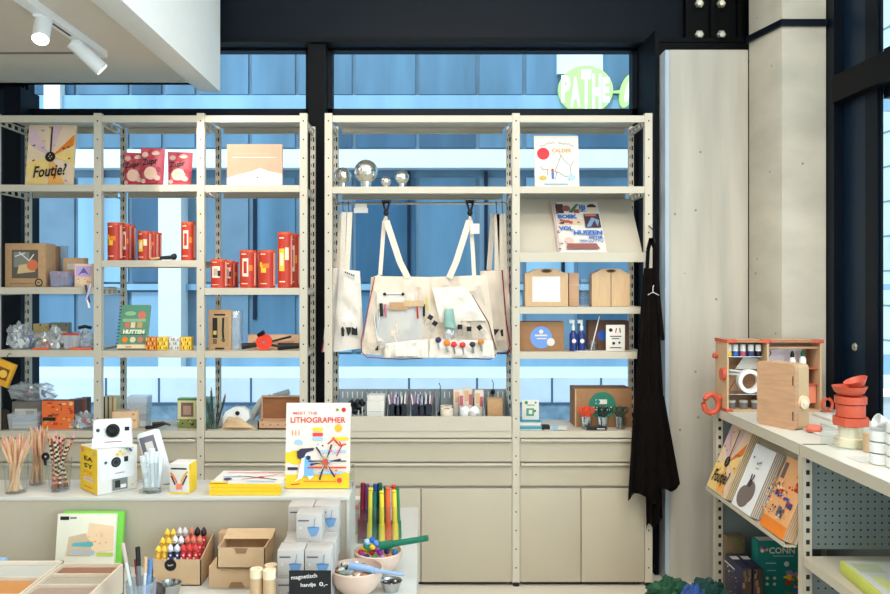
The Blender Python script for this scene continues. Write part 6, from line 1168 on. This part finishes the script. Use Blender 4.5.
# boxes on the bottom shelf
z0 = .103
t = thing('game_box', 'teal construction game box standing on the bottom shelf of the counter', 'box', (X(760, 3.42), 3.42, z0)); w_ = .25; h = .286
t.location = (1.605, 3.85, z0)
b = MB(TEAL); b.box(0, w_, 0, .07, 0, h, None, .001); b.frame(0, 0, w_, h); b.text('CONN', .47, .84, .5, WPAPER, bold=.03); b.rect(.3, .74, .7, .755, LBL); [b.disc(.12 + .05 * math.cos(k), .86 + .03 * math.sin(k), .035, (YEL, BLU, RED, LIL, WHITE)[k]) for k in range(5)]
b.rect(.15, .62, .35, .64, LBL); b.rect(.18, .5, .35, .515, LBL); [b.disc(.18 + .14 * (k % 2), .28 + .1 * (k // 2), .03, WPAPER) for k in range(4)]; b.disc(.55, .62, .05, WPAPER); b.rect(.05, 0, .6, .06, LBL); scatter(b, 9, 34, .52, .08, .95, .5, [RED, YEL, BLU, LIL, GRN, ORG], .03, .06); b.build('carton', t)
MB(WPAPER).box(.01, w_ - .03, .005, .06, h, h + .0008).build('top_label', t)
def darkbox(label, px, Y, zt, d, seed):
    x = X(px, Y); t = thing('game_box', label, 'box', (x, Y, z0), 0, 'dark blue game boxes on the bottom shelf'); h = zt - z0
    b = MB(c_(50, 48, 74)); b.box(0, .044, 0, d, 0, h, None, .001); b.frame(0, 0, .044, h); b.rect(0, 0, 1, 1, c_(70, 56, 50)); scatter(b, seed, 12, .1, .05, .9, .95, [INK, c_(110, 96, 80), KRAFTD], .08, .16, 'rect')
    b.build('carton', t); b = MB(WPAPER); b.box(.004, .04, d * .6, d * .8, h, h + .0008); b.build('top_label', t)
    b = MB(BLU); b.M = Matrix.Rotation(R(-90), 4, 'Z'); b.frame(-d, 0, d, h); scatter(b, seed + 5, 26, .06, .05, .94, .8, [c_(90, 90, 150), c_(220, 90, 70), YEL, LBL, LIL, TEAL], .015, .03); b.text('PUZZLE', .45, .86, .5, WPAPER) if False else b.rect(.1, .84, .7, .88, WPAPER); b.build('side_print', t)
darkbox('left dark blue game box with white top label on the bottom shelf', 742, 3.74, .295, .21, 4); darkbox('right dark blue game box with white top label on the bottom shelf', 753.3, 3.74, .295, .21, 8)
t = thing('game_box', 'brown patterned game box behind the teal one on the bottom shelf', 'box', (1.50, 3.965, z0)); b = MB(c_(120, 100, 70)); b.box(0, .09, 0, .05, 0, .27, None, .001); b.frame(0, 0, .09, .27); scatter(b, 2, 14, .05, .05, .95, .95, [GRN, KRAFTD, c_(80, 110, 90)], .04, .1); b.build('carton', t)
# flat lime box on the near shelf
t = thing('craft_box', 'flat lime edged white craft box lying on the near counter shelf', 'box', (X(833, 2.95) + .01, 2.92, zs2 + .001), R(-6)); b = MB(c_(206, 212, 96)); b.box(0, .36, -.42, 0, 0, .045, None, .002); n0 = len(b.V); b.frame(0, -.42, .36, .42, -.0455); b.rect(.02, .02, .98, .98, c_(206, 208, 200)); b.rect(.4, .12, .95, .85, c_(110, 84, 84)); b.rect(.46, .18, .95, .79, c_(190, 206, 222)); b.rect(.1, .3, .2, .6, c_(216, 220, 140)); b.rect(.05, .7, .3, .9, c_(190, 196, 160))
b.V = b.V[:n0] + [(v[0], v[2], -v[1]) for v in b.V[n0:]]; b.build('carton', t)
# open craft case with coral trim
Yq = 3.89; x0, x1, zt = X(727, Yq), X(822, Yq), Z(340.5, Yq); D = .15; xm = X(768, Yq)
oc = thing('open_craft_case', 'open plywood craft case with coral trim full of paints on the counter', 'case', ((x0 + x1) / 2, Yq + .07, ZC))
z0 = ZC + .001; b = MB(WOODP)
for a in ((x0, x0 + .009), (xm - .005, xm + .005), (x1 - .009, x1)): b.box(a[0], a[1], Yq, Yq + D, z0, zt)
b.box(x0, x1, Yq, Yq + D, zt - .009, zt); b.box(x0, x1, Yq, Yq + D, z0, z0 + .008); b.box(x0, x1, Yq + D - .005, Yq + D, z0, zt, WOOD); b.build('case_body', oc, True)
for a in (x0 - .002, xm - .03, x1 - .04): MB(ORANGE).box(a, a + .05, Yq - .003, Yq + .03, zt - .013, zt + .004, None, .003).build('coral_corner', oc, True)
MB(ORANGE).box(x0 - .002, x1, Yq - .002, Yq + .001, zt - .004, zt + .001).build('coral_trim', oc, True); MB(ORANGE).box(x0 - .006, x0, Yq + .03, Yq + D, zt - .012, zt + .004).build('coral_trim', oc, True)
MB(ORANGE).box(x0 - .003, x0 + .03, Yq - .003, Yq + D, z0, z0 + .014, None, .003).build('coral_corner', oc, True)
MB(ORANGE).tube([(x0 - .016, Yq + .035, Z(375, Yq)), (x0 + .004, Yq + .035, Z(375, Yq))], .030, seg=24).build('round_latch', oc, True)
MB(ORANGE).tube([(x0 - .02, Yq + .13, Z(358, Yq)), (x0, Yq + .13, Z(358, Yq))], .014, seg=14).build('round_latch', oc, True)
hd = [(x0 - .02 - .028 * math.cos(k * .7), Yq + .08, ZC + .002 + .045 * math.sin(k * .7)) for k in range(10)]
b = MB(ORANGE); cx, cz = x0 - .052, ZC + .030; b.tube([(cx + .036 * math.cos(k * math.pi / 6), Yq + .07, cz + .046 * math.sin(k * math.pi / 6)) for k in range(13)], .015, seg=8); b.tube([(x0 - .02, Yq + .07, cz + .03), (x0, Yq + .07, cz + .03)], .012); b.build('handle', oc, True)
for zz in (Z(357, Yq), Z(395, Yq)): MB(STEEL).box(x0 + .009, xm - .005, Yq + .03, Yq + D - .006, zz - .003, zz).build('inner_shelf', oc, True)
for zz in (Z(369, Yq), Z(385, Yq)): MB(ORANGE).box(xm + .005, x1 - .009, Yq + .02, Yq + D - .006, zz - .003, zz).build('inner_shelf', oc, True)
MB(WOOD).box(xm + .005, x1 - .009, Yq + .02, Yq + .03, Z(349, Yq), Z(347, Yq)).build('inner_shelf', oc, True)
for i, (px, c) in enumerate(((729.5, YEL), (736, BLU), (743.5, c_(170, 80, 110)), (751.5, c_(60, 70, 120)), (759, BLK))):
    t = thing('paint_bottle', '%s paint bottle with white cap in the upper row of the open case' % ('yellow', 'blue', 'plum', 'dark blue', 'black')[i], 'bottle', (X(px, 3.93), 3.94, Z(357, Yq) + .001), 0, 'paint bottles in the open case'); MB(c).lathe([(.014, 0), (.014, .022), (.012, .026)]).build('bottle_body', t); MB(WHITE).lathe([(.0145, .024), (.013, .056), (.0001, .057)]).build('cap', t)
for i, px in enumerate((732, 744, 756)):
    t = thing('small_jar', '%s grey lidded jar in the lower left compartment of the open case' % ('left', 'middle', 'right')[i], 'jar', (X(px, 3.93), 3.94, ZC + .010), 0, 'grey jars in the open case'); MB(c_(110, 106, 104)).lathe([(.02, 0), (.02, .03)]).build('jar_body', t); MB(c_(180, 176, 170)).lathe([(.021, .03), (.021, .04), (.0001, .04)]).build('lid', t)
t = thing('tape_roll', 'white tape roll leaning in the open craft case', 'tape', (X(753, Yq), Yq + .02, Z(394.5, Yq) + .0)); b = MB(WHITE); r_ = .058; pr = [(r_, 0), (r_, .035), (r_ * .68, .035), (r_ * .68, 0), (r_, 0)]; b.lathe(pr, seg=30); b.V = [(v[0], v[2] - .01 + .02, v[1] + r_ + .001) for v in b.V]; b.build('tape', t)
for i in range(3): tag(MB((LGREY, c_(150, 150, 156), WHITE)[i]).tube([(X(727, Yq) + .012, Yq + .05 + .01 * i, Z(371 + i * 2, Yq)), (X(748, Yq), Yq + .06, Z(373 + i * 1.5, Yq))], .005).build('metal_rod'), ('upper', 'middle', 'lower')[i] + ' metal rod lying across the left half of the open case', 'rod', 'rods in the open case')
tag(MB(WOODD).tube([(X(736, Yq), Yq + .09, Z(393, Yq)), (X(746, Yq), Yq + .1, Z(378, Yq))], .003).build('thin_brush'), 'thin brown stick slanting behind the white tape roll', 'stick')
b = MB(WPAPER); b.prism([(X(742, Yq), Z(371, Yq)), (X(751, Yq), Z(358, Yq)), (X(772, Yq), Z(361, Yq)), (X(764, Yq), Z(371, Yq))], Yq + .085, Yq + .087); tag(b.build('paper_sheet'), 'white paper sheet slanting in the left half of the open case', 'paper')
cr = thing('printed_card', 'white printed card in the right half of the open case', 'card', (X(790, Yq), Yq + .1, Z(384, Yq))); b = MB(c_(232, 228, 232)); b.prism([(xm + .007, Z(383, Yq)), (X(812, Yq), Z(383, Yq)), (X(812, Yq), Z(349, Yq)), (xm + .007, Z(352, Yq))], Yq + .10, Yq + .102); b.build('card', cr, True)
b = MB(INK); b.tube([(X(777, Yq) + .014 * math.cos(k), Yq + .098, Z(355, Yq) + .014 * math.sin(k)) for k in range(8)], .002, seg=5); b.build('print', cr, True)
for i, (px, py, m) in enumerate(((798, 357, BLK), (808.5, 356, c_(30, 120, 80)))):
    t = thing('glue_bottle', ('black capped', 'green capped')[i] + ' white bottle in the right half of the open case', 'bottle', (X(px, Yq), Yq + .06, Z(384.5, Yq)), 0); hh = Z(py, Yq) - Z(384.5, Yq); MB(WHITE).lathe([(.016, 0), (.016, hh - .02), (.009, hh - .005)]).build('bottle_body', t); MB(m).lathe([(.010, hh - .01), (.009, hh + .012), (.004, hh + .024)]).build('cap', t)
tag(MB(c_(226, 130, 100)).box(X(808, Yq), X(819, Yq), Yq + .03, Yq + .12, Z(404, Yq), Z(386, Yq) ).build('coral_block'), 'stacked coral block at the right end of the open case', 'block')
# closed plywood case
Yk = 3.36; xk0, xk1 = X(764, Yk), X(803, Yk)
ck = thing('closed_craft_case', 'closed plywood craft case with rounded corners standing on the counter', 'case', (1.488, 3.574, ZC + .001), R(-63))
# local frame: front face w x h at y=0
w_, h, d = .197, .28, .085
def rr(w, h, r, n=5):
    out = []
    for cx, cz, a0 in ((w - r, r, -90), (w - r, h - r, 0), (r, h - r, 90), (r, r, 180)):
        for k in range(n + 1): a = R(a0 + 90 * k / n); out.append((cx + r * math.cos(a), cz + r * math.sin(a)))
    return out
b = MB(WOOD); b.prism([(x - .0, z) for x, z in rr(w_, h, .018)], 0, .02, WOOD); b.prism(rr(w_, h, .018), .021, d, WOODP); b.build('case_body', ck)
b = MB(INK).frame(0, 0, w_, h, 0); b.rect(.93, .68, .955, .82, INK); b.rect(.93, .14, .955, .28, INK); b.build('slot_hinges', ck)
b = MB(WOODP); b.tube([(w_ - .001, d * .55, h * .42), (w_ + .012, d * .55, h * .42)], .028, c_(236, 214, 180), 24); b.tube([(w_ + .012, d * .55, h * .42), (w_ + .016, d * .55, h * .42)], .012, c_(246, 232, 206), 16); b.build('round_latch', ck)
# coral stack, cups
def stack(label, px, Y, z, rings, m, name, cat, seg=24, group=None):
    t = thing(name, label, cat, (X(px, Y), Y, z + .001), 0, group); b = MB(m); pr = []; zz = 0
    for r_, hh in rings: pr += [(r_, zz + .0012), (r_, zz + hh - .0012)]; zz += hh
    b.lathe(pr, seg=seg); b.build('body', t); return t, z + .001 + zz
Yc = 3.08; k_ = Yc / F
jar_, zz = stack('cream ringed pot under the coral containers', 850.5, Yc, ZC, ((14.5 * k_, .035), (11.5 * k_, .045)), c_(240, 224, 188), 'cream_pot', 'pot')
zz = ZC + .0815
_, z1_ = stack('wide coral ring at the base of the coral containers', 850.5, Yc, zz, ((17 * k_, .033),), ORANGE, 'coral_ring', 'ring', 8)
_, z2_ = stack('coral cylinder in the middle of the coral stack', 850.5, Yc, z1_, ((13.5 * k_, .048),), ORANGE, 'coral_pot', 'pot')
_, z3_ = stack('coral faceted lid on the coral cylinder', 850.5, Yc, z2_, ((15 * k_, .03),), ORANGE, 'coral_pot', 'pot', 10)
t = thing('coral_bowl', 'coral bowl on top of the coral stack', 'bowl', (X(849.5, Yc), Yc, z3_ + .001)); MB(ORANGE).lathe([(.0001, 0), (.035, 0), (.052, .012), (.063, .036), (.060, .036), (.049, .014), (.0001, .006)], seg=28).build('bowl_body', t)
t = thing('coral_bowl', 'small coral cup tilted in the bowl on top of the stack', 'bowl', (X(857, Yc), Yc - .005, z3_ + .028), 0); b = MB(ORANGE); b.M = Matrix.Rotation(R(-22), 4, 'Y'); b.lathe([(.0001, 0), (.026, 0), (.044, .026), (.042, .026), (.024, .003), (.0001, .003)], seg=24); b.M = Matrix(); b.V = [(v[0], v[1], v[2] + .01) for v in b.V]; b.build('bowl_body', t)
t = thing('acrylic_stand', 'square clear acrylic stand around the cream pot', 'stand', (X(848, Yc), Yc, ZC + .001)); b = MB(CLEAR); r_ = .072; b.box(-r_, -r_ + .002, -r_, r_, 0, .077); b.box(r_ - .002, r_, -r_, r_, 0, .077); b.box(-r_ + .002, r_ - .002, -r_, -r_ + .002, 0, .077); b.build('stand_body', t)
stack('tan cylinder right of the cream pot', 870, 2.98, ZC, ((.024, .07),), WOODP, 'wooden_cup', 'cup')
for j, (px, n, Y) in enumerate(((880, 3, 2.78), (897, 4, 2.72))):
    zz = ZC
    for i in range(n):
        t = thing('white_cup', '%s white cup of the %s cup stack on the counter' % (('lowest', 'second', 'third', 'fourth')[i], ('left', 'right')[j]), 'cup', (X(px, Y), Y, zz + .001), 0, 'stacked white cups on the counter'); MB(WHITE).lathe([(.0001, 0), (.028, 0), (.033, .004), (.034, .038), (.032, .038), (.030, .005), (.0001, .003)], seg=24).build('cup_body', t); zz += .0395
t = thing('white_cup', 'small white cup lying tilted on the left cup stack', 'cup', (X(881, 2.78), 2.78, ZC + .1205)); b = MB(WHITE); b.M = Matrix.Translation((0, 0, .026)) @ Matrix.Rotation(R(-65), 4, 'Y'); b.lathe([(.0001, -.018), (.018, -.018), (.025, .018), (.023, .018), (.016, -.014), (.0001, -.014)], seg=20); b.build('cup_body', t)
tag(MB(c_(226, 120, 96)).lathe([(.0001, 0), (.03, 0), (.034, .012), (.03, .022), (.0001, .024)], c=(X(815, 3.35), 3.36, ZC + .0075)).build('coral_disc'), 'rounded coral piece lying on a white pad behind the closed case', 'disc')
tag(MB(WPAPER).box(X(806, 3.4), X(836, 3.4), 3.28, 3.48, ZC + .001, ZC + .007).build('paper_pad'), 'white pad of paper lying on the counter behind the closed case', 'pad')
tag(MB(WPAPER).box(X(820, 3.72), X(838, 3.72), 3.62, 3.8, ZC + .001, ZC + .012, None, .001).build('leaflet_pack'), 'small white leaflet pack in front of the open case', 'leaflet')
t = thing('coral_ring', 'coral ring hanging at the right side of the open case', 'ring', (x1 + .022, Yq - .01, ZC + .001)); b = MB(ORANGE); b.tube([(.024 * math.cos(k * math.pi / 7), 0, .036 + .03 * math.sin(k * math.pi / 7)) for k in range(15)], .008, seg=8); b.build('ring_body', t)
tag(MB(WPAPER).box(X(846, 2.9), X(872, 2.9), 2.80, 2.90, ZC + .0005, ZC + .0015).build('leaflet'), 'thin pale leaflet lying in front of the cream pot', 'leaflet')
# crumpled bags on the floor
for i, (px, Y, r_, m, lb, s3) in enumerate(((669, 3.97, .095, mat('green_nylon', (34, 84, 58), .6, bump=.4), 'dark green crumpled cloth bag on the floor beside the counter', (1.05, .7, .95)), (694, 3.66, .13, mat('blue_nylon', (44, 82, 150), .6, bump=.4), 'blue crumpled cloth bag on the floor beside the counter', (.5, .6, 1.0)), (709, 3.84, .11, mat('petrol_nylon', (28, 70, 66), .6, bump=.4), 'petrol crumpled cloth bag on the floor before the counter post', (.85, .6, 1.0)))):
    b = MB(m); b.ball((X(px, Y), Y, r_ * s3[2] * .8), r_, nz=.5, seed=i + 3, seg=36, r3=s3); b.V = [(x, y, max(.002, z)) for x, y, z in b.V]; tag(b.build('cloth_bag'), lb, 'bag')
# ================================================================ TRACK LIGHTS
tk = thing('light_track', 'white light track on the dropped ceiling', 'track', (-1.6, 3.2, 2.785)); ZS = 2.785
MB(WHITE).box(-1.625, -1.575, 1.2, 3.98, ZS - .035, ZS - .001).build('rail', tk, True)
b = MB(c_(60, 60, 62)); b.box(-1.605, -1.595, 2.2, 3.05, ZS - .037, ZS - .035); b.box(-1.605, -1.595, 3.4, 3.62, ZS - .037, ZS - .035); b.build('slot', tk, True)
b = MB(c_(120, 116, 110)); tag(b.box(-2.6, -1.72, 4.0, 4.012, ZS - .008, ZS - .001).build('ceiling_slot'), 'thin dark slot in the ceiling behind the track', 'slot')
def spotl(label, y, d, L, r_, on):
    t = thing('track_spotlight', label, 'spotlight', (-1.6, y, ZS - .036)); b = MB(WHITE); b.tube([(0, 0, 0), (0, 0, -.03)], .012); b.box(-.02, .02, -.05, .05, -.012, 0, None, .002); b.build('mount', t)
    d = Vector(d).normalized(); a = Vector((0, 0, -.03)) - d * L * .25; e = a + d * L; b = MB(WHITE); b.tube([tuple(a), tuple(e)], r_, seg=24); b.build('lamp_body', t)
    m = mat('lit_lamp_lens', (255, 246, 230), .3, emit=18 if on else 3, var=0); b = MB(m if on else mat('lamp_lens_dim', (255, 246, 230), .3, emit=2, var=0)); b.tube([tuple(e), tuple(e + d * .004)], r_ * .86, seg=24); b.build('lens', t)
    l = bpy.data.lights.new('track_lamp', 'SPOT'); l.energy = 30; l.spot_size = R(80); l.color = (1, .92, .8); l.shadow_soft_size = .03; lo = bpy.data.objects.new('track_lamp', l); COL.objects.link(lo); lo.location = Vector((-1.6, y, ZS - .036)) + e + d * .02; lo.rotation_euler = d.to_track_quat('-Z', 'Y').to_euler()
spotl('white track spotlight pointing down with a glowing lens', 3.36, (.12, -.5, -.85), .12, .034, True)
spotl('white track spotlight tilted towards the shelves at the right', 3.72, (.62, .35, -.62), .17, .034, False)
